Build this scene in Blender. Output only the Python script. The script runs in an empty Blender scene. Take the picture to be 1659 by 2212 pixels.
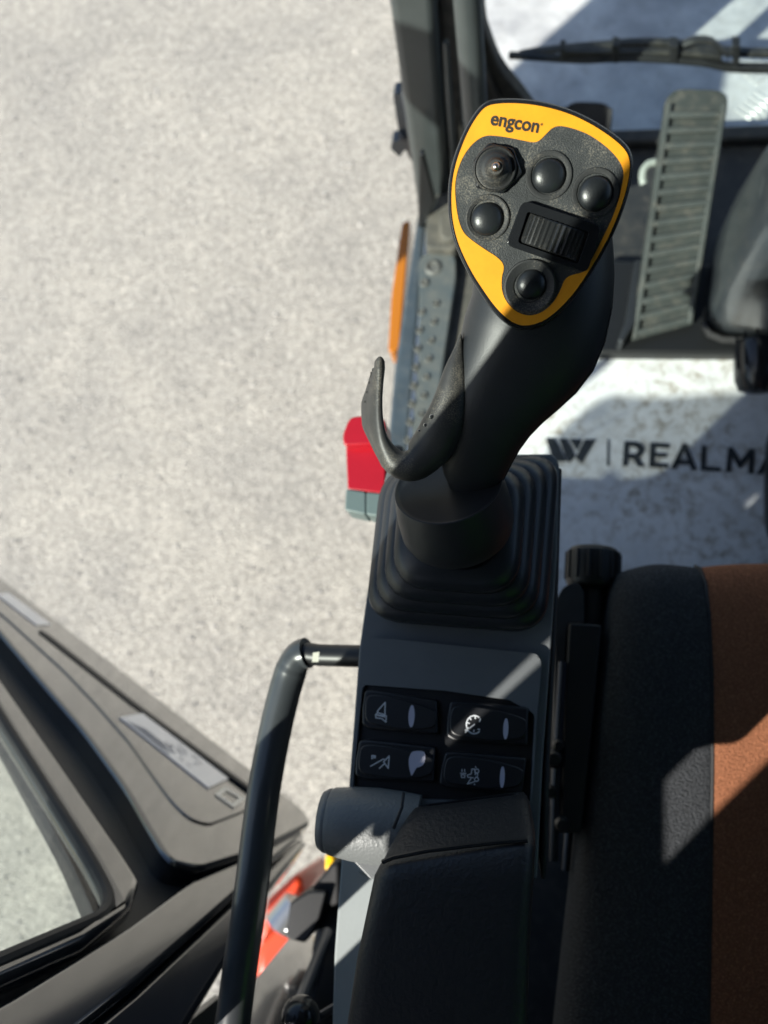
import bpy, bmesh, math, random
from mathutils import Vector, Matrix
random.seed(7)
scene = bpy.context.scene
COL = scene.collection

# ------------------------------------------------------------------ camera model
FPX, CX, CY, CAMH = 1664.0, 829.5, 1106.0, 1.15
_D = Vector((1120 - CX, 1540 - CY, FPX)).normalized()
_F = Vector((1535 - CX, -5650 - CY, FPX)); _F = (_F - _D * _F.dot(_D)).normalized()
_Z = -_D; _Y = _F; _X = _Y.cross(_Z)
CAM = Vector((0, 0, CAMH))
def c2w(v):
    return Vector((_X.dot(v), _Y.dot(v), _Z.dot(v)))
RIGHT = c2w(Vector((1, 0, 0))); DOWN = c2w(Vector((0, 1, 0))); FWD = c2w(Vector((0, 0, 1)))
def ray(u, v):
    return c2w(Vector((u - CX, v - CY, FPX)))
def at(u, v, z):                       # sight line met with the level z
    r = ray(u, v); return CAM + r * ((z - CAMH) / r.z)
def aty(u, v, y):                      # met with the upright plane y
    r = ray(u, v); return CAM + r * (y / r.y)
def atx(u, v, x):
    r = ray(u, v); return CAM + r * (x / r.x)
def atd(u, v, d):
    return CAM + ray(u, v) * (d / FPX)
class Pl:                              # any plane
    def __init__(s, o, n): s.o = o; s.n = n.normalized()
    def p(s, u, v, off=0.0):
        r = ray(u, v); q = s.o + s.n * off
        return CAM + r * ((q - CAM).dot(s.n) / r.dot(s.n))

# ------------------------------------------------------------------ materials
MATS = {}
def pm(name, col, rough=.5, metal=0, bump=0, bscale=300, var=0, vscale=20, col2=None, coat=0, spec=.5, ior=1.5, detail=3, dist=.001, rvar=0, trans=0, dust=0):
    m = bpy.data.materials.new(name); m.use_nodes = True
    nt = m.node_tree; N = nt.nodes; L = nt.links
    b = N['Principled BSDF']
    b.inputs['Base Color'].default_value = (*col, 1); b.inputs['Roughness'].default_value = rough
    b.inputs['Metallic'].default_value = metal; b.inputs['Specular IOR Level'].default_value = spec
    b.inputs['IOR'].default_value = ior; b.inputs['Coat Weight'].default_value = coat
    b.inputs['Coat Roughness'].default_value = .06
    tc = N.new('ShaderNodeTexCoord')
    if var or col2:
        n = N.new('ShaderNodeTexNoise'); n.inputs['Scale'].default_value = vscale; n.inputs['Detail'].default_value = 6; n.inputs['Roughness'].default_value = .65
        L.new(tc.outputs['Object'], n.inputs['Vector'])
        r = N.new('ShaderNodeValToRGB'); r.color_ramp.elements[0].position = .35; r.color_ramp.elements[1].position = .68
        c2 = col2 or tuple(min(1, c * (1 + var)) for c in col)
        c1 = col if col2 else tuple(c * (1 - var) for c in col)
        r.color_ramp.elements[0].color = (*c1, 1); r.color_ramp.elements[1].color = (*c2, 1)
        L.new(n.outputs['Fac'], r.inputs['Fac']); L.new(r.outputs['Color'], b.inputs['Base Color'])
        csock = r.outputs['Color']
        if rvar:
            mr = N.new('ShaderNodeMapRange'); mr.inputs['To Min'].default_value = rough - rvar; mr.inputs['To Max'].default_value = rough + rvar
            L.new(n.outputs['Fac'], mr.inputs['Value']); L.new(mr.outputs['Result'], b.inputs['Roughness'])
    else:
        csock = None
    if dust:                            # pale dust specks lying on the surface
        n3 = N.new('ShaderNodeTexNoise'); n3.inputs['Scale'].default_value = 1500; n3.inputs['Detail'].default_value = 2
        n4 = N.new('ShaderNodeTexNoise'); n4.inputs['Scale'].default_value = 60; n4.inputs['Detail'].default_value = 4
        L.new(tc.outputs['Object'], n3.inputs['Vector']); L.new(tc.outputs['Object'], n4.inputs['Vector'])
        mu = N.new('ShaderNodeMath'); mu.operation = 'MULTIPLY'
        L.new(n3.outputs['Fac'], mu.inputs[0]); L.new(n4.outputs['Fac'], mu.inputs[1])
        rr = N.new('ShaderNodeMapRange'); rr.inputs['From Min'].default_value = .27; rr.inputs['From Max'].default_value = .42
        rr.inputs['To Max'].default_value = dust
        L.new(mu.outputs[0], rr.inputs['Value'])
        mx = N.new('ShaderNodeMix'); mx.data_type = 'RGBA'
        L.new(rr.outputs['Result'], mx.inputs['Factor'])
        if csock: L.new(csock, mx.inputs['A'])
        else: mx.inputs['A'].default_value = (*col, 1)
        mx.inputs['B'].default_value = (.33, .29, .23, 1)
        L.new(mx.outputs['Result'], b.inputs['Base Color'])
    if bump:
        n2 = N.new('ShaderNodeTexNoise'); n2.inputs['Scale'].default_value = bscale; n2.inputs['Detail'].default_value = detail
        L.new(tc.outputs['Object'], n2.inputs['Vector'])
        bp = N.new('ShaderNodeBump'); bp.inputs['Strength'].default_value = bump; bp.inputs['Distance'].default_value = dist
        L.new(n2.outputs['Fac'], bp.inputs['Height']); L.new(bp.outputs['Normal'], b.inputs['Normal'])
    MATS[name] = m
    return m
M = {}
M['grip'] = pm('grip_plastic', (.017, .019, .022), .46, bump=.25, bscale=1400, dist=.0003, var=.1, vscale=40)
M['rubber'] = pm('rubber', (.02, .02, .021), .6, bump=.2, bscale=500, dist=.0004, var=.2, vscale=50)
M['wornrubber'] = pm('worn_rubber', (.022, .022, .022), .5, bump=.35, bscale=160, dist=.0006, col2=(.042, .041, .04), vscale=45, dust=.25)
M['boot'] = pm('bellows_rubber', (.018, .021, .027), .33, bump=.1, bscale=300, dist=.0004)
M['face'] = pm('face_plate_plastic', (.026, .029, .031), .62, bump=.8, bscale=1900, dist=.0004, var=.25, vscale=60, dust=.35)
M['yellow'] = pm('yellow_sticker', (.78, .31, .012), .42, bump=.1, bscale=900, dist=.0002, var=.07, vscale=80)
M['ink'] = pm('black_ink', (.018, .017, .015), .5)
M['button'] = pm('button_plastic', (.013, .015, .017), .34, bump=.3, bscale=1100, dist=.0002)
M['ring'] = pm('button_collar', (.02, .021, .022), .6, bump=.4, bscale=1500, dist=.0003, dust=.3)
M['gloss'] = pm('gloss_black', (.012, .013, .015), .18, bump=.05, bscale=200)
M['roller'] = pm('roller_plastic', (.014, .015, .016), .28, dust=.12)
M['metaltip'] = pm('tip_metal', (.5, .42, .36), .3, 1)
M['console'] = pm('console_plastic', (.12, .13, .135), .42, bump=.5, bscale=1300, dist=.0003, var=.06)
M['switch'] = pm('switch_plastic', (.011, .012, .014), .36, bump=.12, bscale=1200, dist=.0002)
M['icon'] = pm('icon_print', (.55, .58, .60), .5)
M['lens'] = pm('indicator_lens', (.46, .46, .55), .4)
M['leather'] = pm('armrest_vinyl', (.016, .017, .019), .47, bump=.7, bscale=420, dist=.0007, detail=5)
M['dial'] = pm('grained_housing', (.14, .15, .15), .42, bump=.6, bscale=560, dist=.0007, detail=4)
M['rear'] = pm('pale_trim', (.27, .3, .3), .6, bump=.3, bscale=900, dist=.0003, var=.04)
M['bar'] = pm('bar_paint', (.05, .055, .06), .3, coat=.4, bump=.02, bscale=80, var=.1)
M['barcross'] = pm('bar_cross_paint', (.01, .01, .011), .42)
M['red'] = pm('red_plastic', (.4, .008, .018), .28, coat=.4, bump=.06, bscale=120, var=.06, vscale=25)
M['greygreen'] = pm('grey_green_plastic', (.12, .16, .16), .4, bump=.1, bscale=300)
M['paint'] = pm('cab_paint', (.055, .063, .064), .36, bump=.08, bscale=60, var=.12, vscale=12, coat=.15)
M['paintblue'] = pm('sill_paint', (.06, .078, .095), .34, bump=.1, bscale=60, var=.2, vscale=14, coat=.2, dust=.2)
M['tread'] = pm('step_paint', (.075, .095, .105), .5, bump=.2, bscale=90, col2=(.13, .135, .125), vscale=16, dust=.3)
M['stud'] = pm('worn_stud', (.14, .14, .13), .45, var=.4, vscale=70)
M['amber'] = pm('amber_plastic', (.5, .16, .012), .25, bump=.3, bscale=200, dist=.001, coat=.5)
M['seal'] = pm('seal_rubber', (.024, .024, .024), .62, bump=.2, bscale=90, col2=(.07, .064, .055), vscale=12, dust=.2)
M['floor'] = pm('cab_floor_rubber', (.018, .021, .024), .55, bump=.3, bscale=200, col2=(.045, .045, .043), vscale=9, dust=.15)
M['dustyfloor'] = pm('dusty_floor', (.06, .06, .055), .75, bump=.4, bscale=120, col2=(.17, .155, .125), vscale=10, dust=.3)
M['pedalbar'] = pm('pedal_bar_rubber', (.058, .068, .065), .5, bump=.25, bscale=300, dist=.0005, var=.15, vscale=25, dust=.3)
M['pedal'] = pm('pedal_rubber', (.036, .044, .042), .6, bump=.25, bscale=300, dist=.0005, var=.15, vscale=25, dust=.25)
M['pale'] = pm('pale_paint', (.3, .34, .31), .5)
M['blackgloss'] = pm('column_plastic', (.03, .037, .043), .3, bump=.12, bscale=30, var=.15, vscale=9, coat=.3, dust=.1)
M['navy'] = pm('trouser_cloth', (.012, .02, .04), .9, bump=.5, bscale=700, dist=.0004)
M['hivis'] = pm('lime_cloth', (.22, .75, .03), .8, bump=.4, bscale=600)
M['orange'] = pm('orange_paint', (.72, .06, .01), .3, coat=.5, var=.1, vscale=7)
M['metal'] = pm('bare_metal', (.6, .6, .58), .32, 1, bump=.2, bscale=90)
M['rail'] = pm('rail_metal', (.07, .075, .09), .42, 1)
M['black'] = pm('black_plastic', (.01, .011, .012), .45)
M['label'] = pm('label_paper', (.93, .94, 1.0), .16, ior=2.0, coat=1)
M['label2'] = pm('label_small', (.7, .69, .6), .2, ior=1.8, coat=.8)
M['labelink'] = pm('label_ink', (.2, .2, .24), .6)
M['yellowref'] = pm('yellow_reflector', (.95, .55, .0), .3)
M['door'] = pm('door_paint', (.014, .016, .02), .12, bump=.02, bscale=20, ior=2.0, coat=.8, var=.12, vscale=7, rvar=.05)
M['doorseal'] = pm('door_gasket', (.012, .014, .018), .5)
M['darksteel'] = pm('dark_steel', (.05, .055, .06), .4, .6)

def glassmat(name, tint, rough=.02):
    m = bpy.data.materials.new(name); m.use_nodes = True
    nt = m.node_tree; N = nt.nodes; L = nt.links
    N.remove(N['Principled BSDF']); out = N['Material Output']
    t = N.new('ShaderNodeBsdfTransparent'); t.inputs['Color'].default_value = (*tint, 1)
    g = N.new('ShaderNodeBsdfGlossy'); g.inputs['Roughness'].default_value = rough
    lw = N.new('ShaderNodeLayerWeight'); lw.inputs['Blend'].default_value = .5     # Schlick, alike from both sides
    pw = N.new('ShaderNodeMath'); pw.operation = 'POWER'; pw.inputs[1].default_value = 5; L.new(lw.outputs['Facing'], pw.inputs[0])
    fr = N.new('ShaderNodeMath'); fr.operation = 'MULTIPLY_ADD'; fr.inputs[1].default_value = .93; fr.inputs[2].default_value = .03; L.new(pw.outputs[0], fr.inputs[0])
    mx = N.new('ShaderNodeMixShader')
    L.new(fr.outputs[0], mx.inputs['Fac']); L.new(t.outputs[0], mx.inputs[1]); L.new(g.outputs[0], mx.inputs[2])
    L.new(mx.outputs[0], out.inputs['Surface'])
    return m
M['glass'] = glassmat('door_glass', (.92, .96, .94))
M['tint'] = glassmat('shade_pane_tint', (.46, .47, .47))  # only for the added pane that dims sun on the mat
M['screen'] = glassmat('screen_glass', (.95, .97, .97))

def fabric(name, col, scale):
    m = pm(name, col, .9, spec=.25)
    nt = m.node_tree; N = nt.nodes; L = nt.links; b = N['Principled BSDF']
    tc = N.new('ShaderNodeTexCoord')
    mp = N.new('ShaderNodeMapping'); mp.inputs['Rotation'].default_value = (0, 0, .5); mp.inputs['Scale'].default_value = (1, 1.7, 1)
    v = N.new('ShaderNodeTexVoronoi'); v.inputs['Scale'].default_value = scale
    n = N.new('ShaderNodeTexNoise'); n.inputs['Scale'].default_value = scale * .8; n.inputs['Detail'].default_value = 3
    L.new(tc.outputs['Object'], mp.inputs['Vector']); L.new(mp.outputs[0], v.inputs['Vector']); L.new(mp.outputs[0], n.inputs['Vector'])
    ad = N.new('ShaderNodeMath'); ad.operation = 'ADD'
    L.new(v.outputs['Distance'], ad.inputs[0]); L.new(n.outputs['Fac'], ad.inputs[1])
    bp = N.new('ShaderNodeBump'); bp.inputs['Strength'].default_value = .9; bp.inputs['Distance'].default_value = .0012; bp.invert = True
    L.new(ad.outputs[0], bp.inputs['Height']); L.new(bp.outputs[0], b.inputs['Normal'])
    r = N.new('ShaderNodeValToRGB'); r.color_ramp.elements[0].position = .5; r.color_ramp.elements[1].position = 1.15
    r.color_ramp.elements[0].color = (*[c * 1.3 for c in col], 1); r.color_ramp.elements[1].color = (*[c * .5 for c in col], 1)
    L.new(ad.outputs[0], r.inputs['Fac']); L.new(r.outputs['Color'], b.inputs['Base Color'])
    return m
M['seatdark'] = fabric('charcoal_weave', (.075, .08, .088), 520)
M['seatorange'] = fabric('rust_weave', (.5, .2, .1), 680)

def groundmat():
    m = bpy.data.materials.new('gravel'); m.use_nodes = True
    nt = m.node_tree; N = nt.nodes; L = nt.links; b = N['Principled BSDF']
    b.inputs['Roughness'].default_value = .92; b.inputs['Specular IOR Level'].default_value = .2
    tc = N.new('ShaderNodeTexCoord')
    def noise(s, d=5, r=.6):
        n = N.new('ShaderNodeTexNoise'); n.inputs['Scale'].default_value = s; n.inputs['Detail'].default_value = d; n.inputs['Roughness'].default_value = r
        L.new(tc.outputs['Object'], n.inputs['Vector']); return n.outputs['Fac']
    def vor(s, out='Color'):
        v = N.new('ShaderNodeTexVoronoi'); v.inputs['Scale'].default_value = s
        L.new(tc.outputs['Object'], v.inputs['Vector']); return v.outputs[out]
    r1 = N.new('ShaderNodeValToRGB'); e = r1.color_ramp.elements
    e[0].position = .28; e[0].color = (.325, .318, .298, 1); e[1].position = .72; e[1].color = (.43, .42, .393, 1)
    L.new(noise(32, 6, .75), r1.inputs['Fac'])
    # single stones, each with its own tone, in two sizes
    cur = r1.outputs['Color']
    for sc_, lo, hi in ((260, .55, 1.36), (120, .88, 1.12), (480, .7, 1.25)):
        sep = N.new('ShaderNodeSeparateColor'); L.new(vor(sc_), sep.inputs['Color'])
        r2 = N.new('ShaderNodeValToRGB'); r2.color_ramp.elements[0].position = .05; r2.color_ramp.elements[0].color = (lo, lo, lo, 1)
        r2.color_ramp.elements[1].position = .95; r2.color_ramp.elements[1].color = (hi, hi * .995, hi * .98, 1)
        L.new(sep.outputs['Red'], r2.inputs['Fac'])
        mx = N.new('ShaderNodeMix'); mx.data_type = 'RGBA'; mx.blend_type = 'MULTIPLY'; mx.inputs['Factor'].default_value = 1
        L.new(cur, mx.inputs['A']); L.new(r2.outputs['Color'], mx.inputs['B']); cur = mx.outputs['Result']
    # broad patches, faintly yellow and grey
    r3 = N.new('ShaderNodeValToRGB'); r3.color_ramp.elements[0].position = .35; r3.color_ramp.elements[0].color = (.92, .915, .9, 1)
    r3.color_ramp.elements[1].position = .65; r3.color_ramp.elements[1].color = (1.1, 1.085, 1.045, 1)
    L.new(noise(3.2, 4), r3.inputs['Fac'])
    mx2 = N.new('ShaderNodeMix'); mx2.data_type = 'RGBA'; mx2.blend_type = 'MULTIPLY'; mx2.inputs['Factor'].default_value = 1
    L.new(mx.outputs['Result'], mx2.inputs['A']); L.new(r3.outputs['Color'], mx2.inputs['B'])
    L.new(mx2.outputs['Result'], b.inputs['Base Color'])
    bp = N.new('ShaderNodeBump'); bp.inputs['Strength'].default_value = .6; bp.inputs['Distance'].default_value = .006
    ad = N.new('ShaderNodeMath'); ad.operation = 'ADD'
    L.new(noise(200, 3, .6), ad.inputs[0]); L.new(vor(150, 'Distance'), ad.inputs[1])
    L.new(ad.outputs[0], bp.inputs['Height']); L.new(bp.outputs[0], b.inputs['Normal'])
    return m
M['gravel'] = groundmat()

M['stone'] = pm('loose_stone', (.4, .38, .35), .9)
_n = M['stone'].node_tree; _a = _n.nodes.new('ShaderNodeVertexColor'); _a.layer_name = 'tone'
_n.links.new(_a.outputs['Color'], _n.nodes['Principled BSDF'].inputs['Base Color'])
def matmat():
    m = bpy.data.materials.new('white_mat'); m.use_nodes = True
    nt = m.node_tree; N = nt.nodes; L = nt.links; b = N['Principled BSDF']
    b.inputs['Roughness'].default_value = .45
    tc = N.new('ShaderNodeTexCoord')
    def noise(s, d=6, r=.65, dis=0):
        n = N.new('ShaderNodeTexNoise'); n.inputs['Scale'].default_value = s; n.inputs['Detail'].default_value = d; n.inputs['Roughness'].default_value = r; n.inputs['Distortion'].default_value = dis
        L.new(tc.outputs['Object'], n.inputs['Vector']); return n.outputs['Fac']
    a = N.new('ShaderNodeMapRange'); a.inputs['From Min'].default_value = .47; a.inputs['From Max'].default_value = .66
    L.new(noise(62, 7, .7, .4), a.inputs['Value'])
    a2 = N.new('ShaderNodeMapRange'); a2.inputs['From Min'].default_value = .3; a2.inputs['From Max'].default_value = .55
    L.new(noise(7, 3), a2.inputs['Value'])
    mu = N.new('ShaderNodeMath'); mu.operation = 'MULTIPLY'; L.new(a.outputs[0], mu.inputs[0]); L.new(a2.outputs[0], mu.inputs[1])
    m2 = N.new('ShaderNodeMath'); m2.operation = 'MULTIPLY'; m2.inputs[1].default_value = .75; L.new(mu.outputs[0], m2.inputs[0])
    base = N.new('ShaderNodeValToRGB'); base.color_ramp.elements[0].position = .35; base.color_ramp.elements[1].position = .65
    base.color_ramp.elements[0].color = (.66, .68, .69, 1); base.color_ramp.elements[1].color = (.79, .8, .8, 1)
    L.new(noise(16), base.inputs['Fac'])
    mx = N.new('ShaderNodeMix'); mx.data_type = 'RGBA'
    L.new(m2.outputs[0], mx.inputs['Factor']); L.new(base.outputs['Color'], mx.inputs['A']); mx.inputs['B'].default_value = (.22, .17, .095, 1)
    L.new(mx.outputs['Result'], b.inputs['Base Color'])
    bp = N.new('ShaderNodeBump'); bp.inputs['Strength'].default_value = .3; bp.inputs['Distance'].default_value = .003
    L.new(noise(60), bp.inputs['Height']); L.new(bp.outputs[0], b.inputs['Normal'])
    return m
M['mat'] = matmat()
M['matink'] = pm('mat_print', (.025, .03, .035), .5, var=.4, vscale=60)
M['deck'] = pm('dusty_aluminium', (.42, .415, .42), .5, 0, bump=.25, bscale=60, col2=(.74, .73, .71), vscale=11, dust=.35)
M['deckbar'] = pm('worn_aluminium', (.8, .78, .74), .3, .5)

# ------------------------------------------------------------------ object helpers
def tag(o, label=None, cat=None, group=None, kind=None):
    if label: o['label'] = label
    if cat: o['category'] = cat
    if group: o['group'] = group
    if kind: o['kind'] = kind
    return o
def thing(name, loc, label, cat, group=None):
    o = bpy.data.objects.new(name, None); COL.objects.link(o); o.location = loc
    o.empty_display_size = .05
    return tag(o, label, cat, group)
_inv = {}
def link(name, me, mat, parent=None):
    o = bpy.data.objects.new(name, me); COL.objects.link(o)
    if mat: me.materials.append(M[mat])
    if parent:
        o.parent = parent
        r = parent
        while r.parent: r = r.parent
        if parent == r: o.matrix_parent_inverse = Matrix.Translation(-Vector(r.location))
    return o
def finish(o, bevel=0, seg=3, sub=0, ang=35, smooth=True):
    me = o.data
    if smooth:
        me.polygons.foreach_set('use_smooth', [True] * len(me.polygons))
        me.set_sharp_from_angle(angle=math.radians(ang))
    if bevel:
        b = o.modifiers.new('bevel', 'BEVEL'); b.width = bevel; b.segments = seg; b.limit_method = 'ANGLE'; b.angle_limit = math.radians(32)
        b.harden_normals = False
        me.polygons.foreach_set('use_smooth', [True] * len(me.polygons))
    if sub:
        s = o.modifiers.new('sub', 'SUBSURF'); s.levels = sub; s.render_levels = sub
    return o
def mesh(name, vs, fs, mat, parent=None, **k):
    me = bpy.data.meshes.new(name); me.from_pydata([tuple(v) for v in vs], [], fs)
    bm = bmesh.new(); bm.from_mesh(me); bmesh.ops.recalc_face_normals(bm, faces=bm.faces); bm.to_mesh(me); bm.free()
    return finish(link(name, me, mat, parent), **k)
def prism_data(pts, vec):
    n = len(pts); vs = list(pts) + [p + vec for p in pts]
    fs = [list(range(n)), list(range(2 * n - 1, n - 1, -1))] + [[i, (i + 1) % n, n + (i + 1) % n, n + i] for i in range(n)]
    return vs, fs
def prism(name, pts, vec, mat, parent=None, **k):
    vs, fs = prism_data(pts, vec); return mesh(name, vs, fs, mat, parent, **k)
def multi(name, parts, mat, parent=None, **k):
    vs, fs = [], []
    for v, f in parts:
        o = len(vs); vs += list(v); fs += [[i + o for i in q] for q in f]
    return mesh(name, vs, fs, mat, parent, **k)
def box_data(c, sx, sy, sz, rz=0):
    c = Vector(c); ca, sa = math.cos(rz), math.sin(rz)
    def w(x, y, z): return c + Vector((x * ca - y * sa, x * sa + y * ca, z))
    return prism_data([w(-sx/2, -sy/2, -sz/2), w(sx/2, -sy/2, -sz/2), w(sx/2, sy/2, -sz/2), w(-sx/2, sy/2, -sz/2)], Vector((0, 0, sz)))
def loft_data(rings, cap=True, closed=True):
    n = len(rings[0]); vs = [p for r in rings for p in r]; fs = []
    for i in range(len(rings) - 1):
        for j in range(n if closed else n - 1):
            a = i * n + j; b = i * n + (j + 1) % n
            fs.append([a, b, b + n, a + n])
    if cap and closed:
        fs.append(list(range(n))[::-1]); fs.append([(len(rings) - 1) * n + j for j in range(n)])
    return vs, fs
def loft(name, rings, mat, parent=None, cap=True, closed=True, **k):
    vs, fs = loft_data(rings, cap, closed); return mesh(name, vs, fs, mat, parent, **k)
def frames(path):
    out = []
    for i, p in enumerate(path):
        t = (path[min(i + 1, len(path) - 1)] - path[max(i - 1, 0)]).normalized()
        out.append(t)
    return out
def tube_data(path, r, n=16, ref=None):
    ref = ref or Vector((0, 0, 1)); ts = frames(path); rings = []
    for i, (p, t) in enumerate(zip(path, ts)):
        a = t.cross(ref)
        if a.length < .05: a = t.cross(Vector((1, 0, 0)))
        a.normalize(); b = a.cross(t)
        rr = r[i] if isinstance(r, (list, tuple)) else r
        rings.append([p + (a * math.cos(q) + b * math.sin(q)) * rr for q in [2 * math.pi * j / n for j in range(n)]])
    return loft_data(rings)
def tube(name, path, r, mat, parent=None, n=16, ref=None, **k):
    vs, fs = tube_data(path, r, n, ref); return mesh(name, vs, fs, mat, parent, **k)
def smooth_path(p, k=6):               # Catmull-Rom
    o = []
    for i in range(len(p) - 1):
        a, b, c, d = p[max(i - 1, 0)], p[i], p[i + 1], p[min(i + 2, len(p) - 1)]
        for j in range(k):
            t = j / k
            o.append(tuple(.5 * ((2 * b[m]) + (-a[m] + c[m]) * t + (2 * a[m] - 5 * b[m] + 4 * c[m] - d[m]) * t * t + (-a[m] + 3 * b[m] - 3 * c[m] + d[m]) * t ** 3) for m in range(len(b))))
    o.append(tuple(p[-1])); return o
def smooth_loop(p, k=4):
    n = len(p); o = []
    for i in range(n):
        a, b, c, d = p[i - 1], p[i], p[(i + 1) % n], p[(i + 2) % n]
        for j in range(k):
            t = j / k
            o.append(tuple(.5 * ((2 * b[m]) + (-a[m] + c[m]) * t + (2 * a[m] - 5 * b[m] + 4 * c[m] - d[m]) * t * t + (-a[m] + 3 * b[m] - 3 * c[m] + d[m]) * t ** 3) for m in range(2)))
    return o
def round_poly(p, r, k=5):             # round the corners of a 2-D polygon
    n = len(p); o = []
    for i in range(n):
        a, b, c = Vector(p[i - 1]), Vector(p[i]), Vector(p[(i + 1) % n])
        rr = r[i] if isinstance(r, (list, tuple)) else r
        d1, d2 = (a - b), (c - b)
        l = min(rr, d1.length * .49, d2.length * .49)
        s, e = b + d1.normalized() * l, b + d2.normalized() * l
        for j in range(k + 1):
            t = j / k; q = s * (1 - t) ** 2 + b * 2 * t * (1 - t) + e * t * t
            o.append((q.x, q.y))
    return o
def sheet(name, outer, holes, vec, mat, parent=None, **k):   # flat shape with holes, given thickness
    bm = bmesh.new()
    for lp in [outer] + holes:
        vs = [bm.verts.new(p) for p in lp]
        for i in range(len(vs)): bm.edges.new((vs[i], vs[(i + 1) % len(vs)]))
    bmesh.ops.triangle_fill(bm, use_beauty=True, use_dissolve=False, edges=bm.edges[:])
    g = bmesh.ops.extrude_face_region(bm, geom=bm.faces[:])
    bmesh.ops.translate(bm, verts=[v for v in g['geom'] if isinstance(v, bmesh.types.BMVert)], vec=vec)
    bmesh.ops.recalc_face_normals(bm, faces=bm.faces)
    me = bpy.data.meshes.new(name); bm.to_mesh(me); bm.free()
    return finish(link(name, me, mat, parent), **k)
def revolve_data(c, axis, prof, n=32, up=None):
    axis = axis.normalized(); up = up or (Vector((0, 1, 0)) if abs(axis.y) < .9 else Vector((1, 0, 0)))
    a = axis.cross(up).normalized(); b = axis.cross(a)
    rings = [[c + axis * h + (a * math.cos(q) + b * math.sin(q)) * r for q in [2 * math.pi * j / n for j in range(n)]] for r, h in prof]
    return loft_data(rings)
def revolve(name, c, axis, prof, mat, parent=None, n=32, **k):
    vs, fs = revolve_data(c, axis, prof, n); return mesh(name, vs, fs, mat, parent, **k)
def dome(r, h, k=7, lip=0):
    return [(r, -lip)] + [(r * math.cos(t), h * math.sin(t)) for t in [math.pi / 2 * i / k for i in range(k)]] + [(r * .01, h)]
def text(name, s, o, xd, n, size, mat, parent=None, off=0, depth=.0001, align='LEFT'):
    cu = bpy.data.curves.new(name, 'FONT'); cu.body = s; cu.size = size; cu.extrude = depth; cu.offset = off; cu.align_x = align
    tmp = bpy.data.objects.new(name + '_tmp', cu); COL.objects.link(tmp)
    dg = bpy.context.evaluated_depsgraph_get(); me = bpy.data.meshes.new_from_object(tmp.evaluated_get(dg))
    bpy.data.objects.remove(tmp)
    xd = xd.normalized(); n = n.normalized(); yd = n.cross(xd).normalized()
    me.transform(Matrix(((xd.x, yd.x, n.x, o.x), (xd.y, yd.y, n.y, o.y), (xd.z, yd.z, n.z, o.z), (0, 0, 0, 1))))
    me.materials.clear()
    ob = link(name, me, mat, parent); return ob
def strokes(name, pf, lines, w, mat, parent=None, off=.0004):   # printed lines; pf turns (a,b) into a point on a plane
    parts = []; k = 0
    for ln in lines:
        for a, b in zip(ln[:-1], ln[1:]):
            d = Vector((b[0] - a[0], b[1] - a[1])); 
            if d.length < 1e-6: continue
            d.normalize(); nrm = Vector((-d.y, d.x)) * w / 2; ex = d * w * .35
            q = [(a[0] - ex.x + nrm.x, a[1] - ex.y + nrm.y), (a[0] - ex.x - nrm.x, a[1] - ex.y - nrm.y), (b[0] + ex.x - nrm.x, b[1] + ex.y - nrm.y), (b[0] + ex.x + nrm.x, b[1] + ex.y + nrm.y)]
            o = off + k * .000004; k += 1
            parts.append(([pf(x, y, o) for x, y in q], [[0, 1, 2, 3]]))
    return multi(name, parts, mat, parent, smooth=False)
def arc(cx, cy, rx, ry, a0, a1, n=14):
    return [(cx + rx * math.cos(math.radians(a0 + (a1 - a0) * i / n)), cy + ry * math.sin(math.radians(a0 + (a1 - a0) * i / n))) for i in range(n + 1)]
UP = Vector((0, 0, 1))
def embolden(o, xn, yn, n, w):          # thicken letters by laying shifted copies over them
    bm = bmesh.new(); bm.from_mesh(o.data); src = bm.verts[:] + bm.edges[:] + bm.faces[:]
    for k, (dx, dy) in enumerate([(1, 0), (-1, 0), (0, 1), (0, -1), (.7, .7), (-.7, -.7), (.7, -.7), (-.7, .7)]):
        g_ = bmesh.ops.duplicate(bm, geom=src)['geom']
        bmesh.ops.translate(bm, verts=[v for v in g_ if isinstance(v, bmesh.types.BMVert)], vec=(xn * dx + yn * dy) * w + n * (w * .03 * (k + 1)))
    bm.to_mesh(o.data); bm.free()

# ------------------------------------------------------------------ setting: ground
GZ = -1.1
g = mesh('ground', [(-60, -60, GZ), (60, -60, GZ), (60, 60, GZ), (-60, 60, GZ)], [[0, 1, 2, 3]], 'gravel', None, smooth=False)
tag(g, kind='structure')

# loose stones on the gravel
random.seed(21)
sv, sf, tone = [], [], []
for k in range(5200):
    x, y = random.uniform(-2.3, .1), random.uniform(-.9, 2.4)
    r = .0035 + .006 * random.random() ** 3; a0 = random.random() * 6.28; el_ = random.uniform(.6, 1.0)
    b = len(sv); tn = random.uniform(.55, 1.15)
    for hh, rr_, nn in ((-.2, 1.0, 6), (.45, .85, 6)):
        for j in range(nn):
            t = a0 + 6.2832 * j / nn + hh; q_ = rr_ * r * random.uniform(.8, 1.15)
            sv.append((x + math.cos(t) * q_, y + math.sin(t) * q_ * el_, GZ + r * hh * random.uniform(.8, 1.2)))
    sv.append((x, y, GZ + r * .62))
    for j in range(6):
        sf.append([b + j, b + (j + 1) % 6, b + 6 + (j + 1) % 6, b + 6 + j]); sf.append([b + 6 + j, b + 6 + (j + 1) % 6, b + 12])
    tone += [tn] * 13
ls = mesh('loose_stones', sv, sf, 'stone', None, smooth=False)
at_ = ls.data.color_attributes.new('tone', 'FLOAT_COLOR', 'POINT')
for i, t in enumerate(tone): at_.data[i].color = (t * .42, t * .405, t * .37, 1)
tag(ls, kind='stuff')

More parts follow.
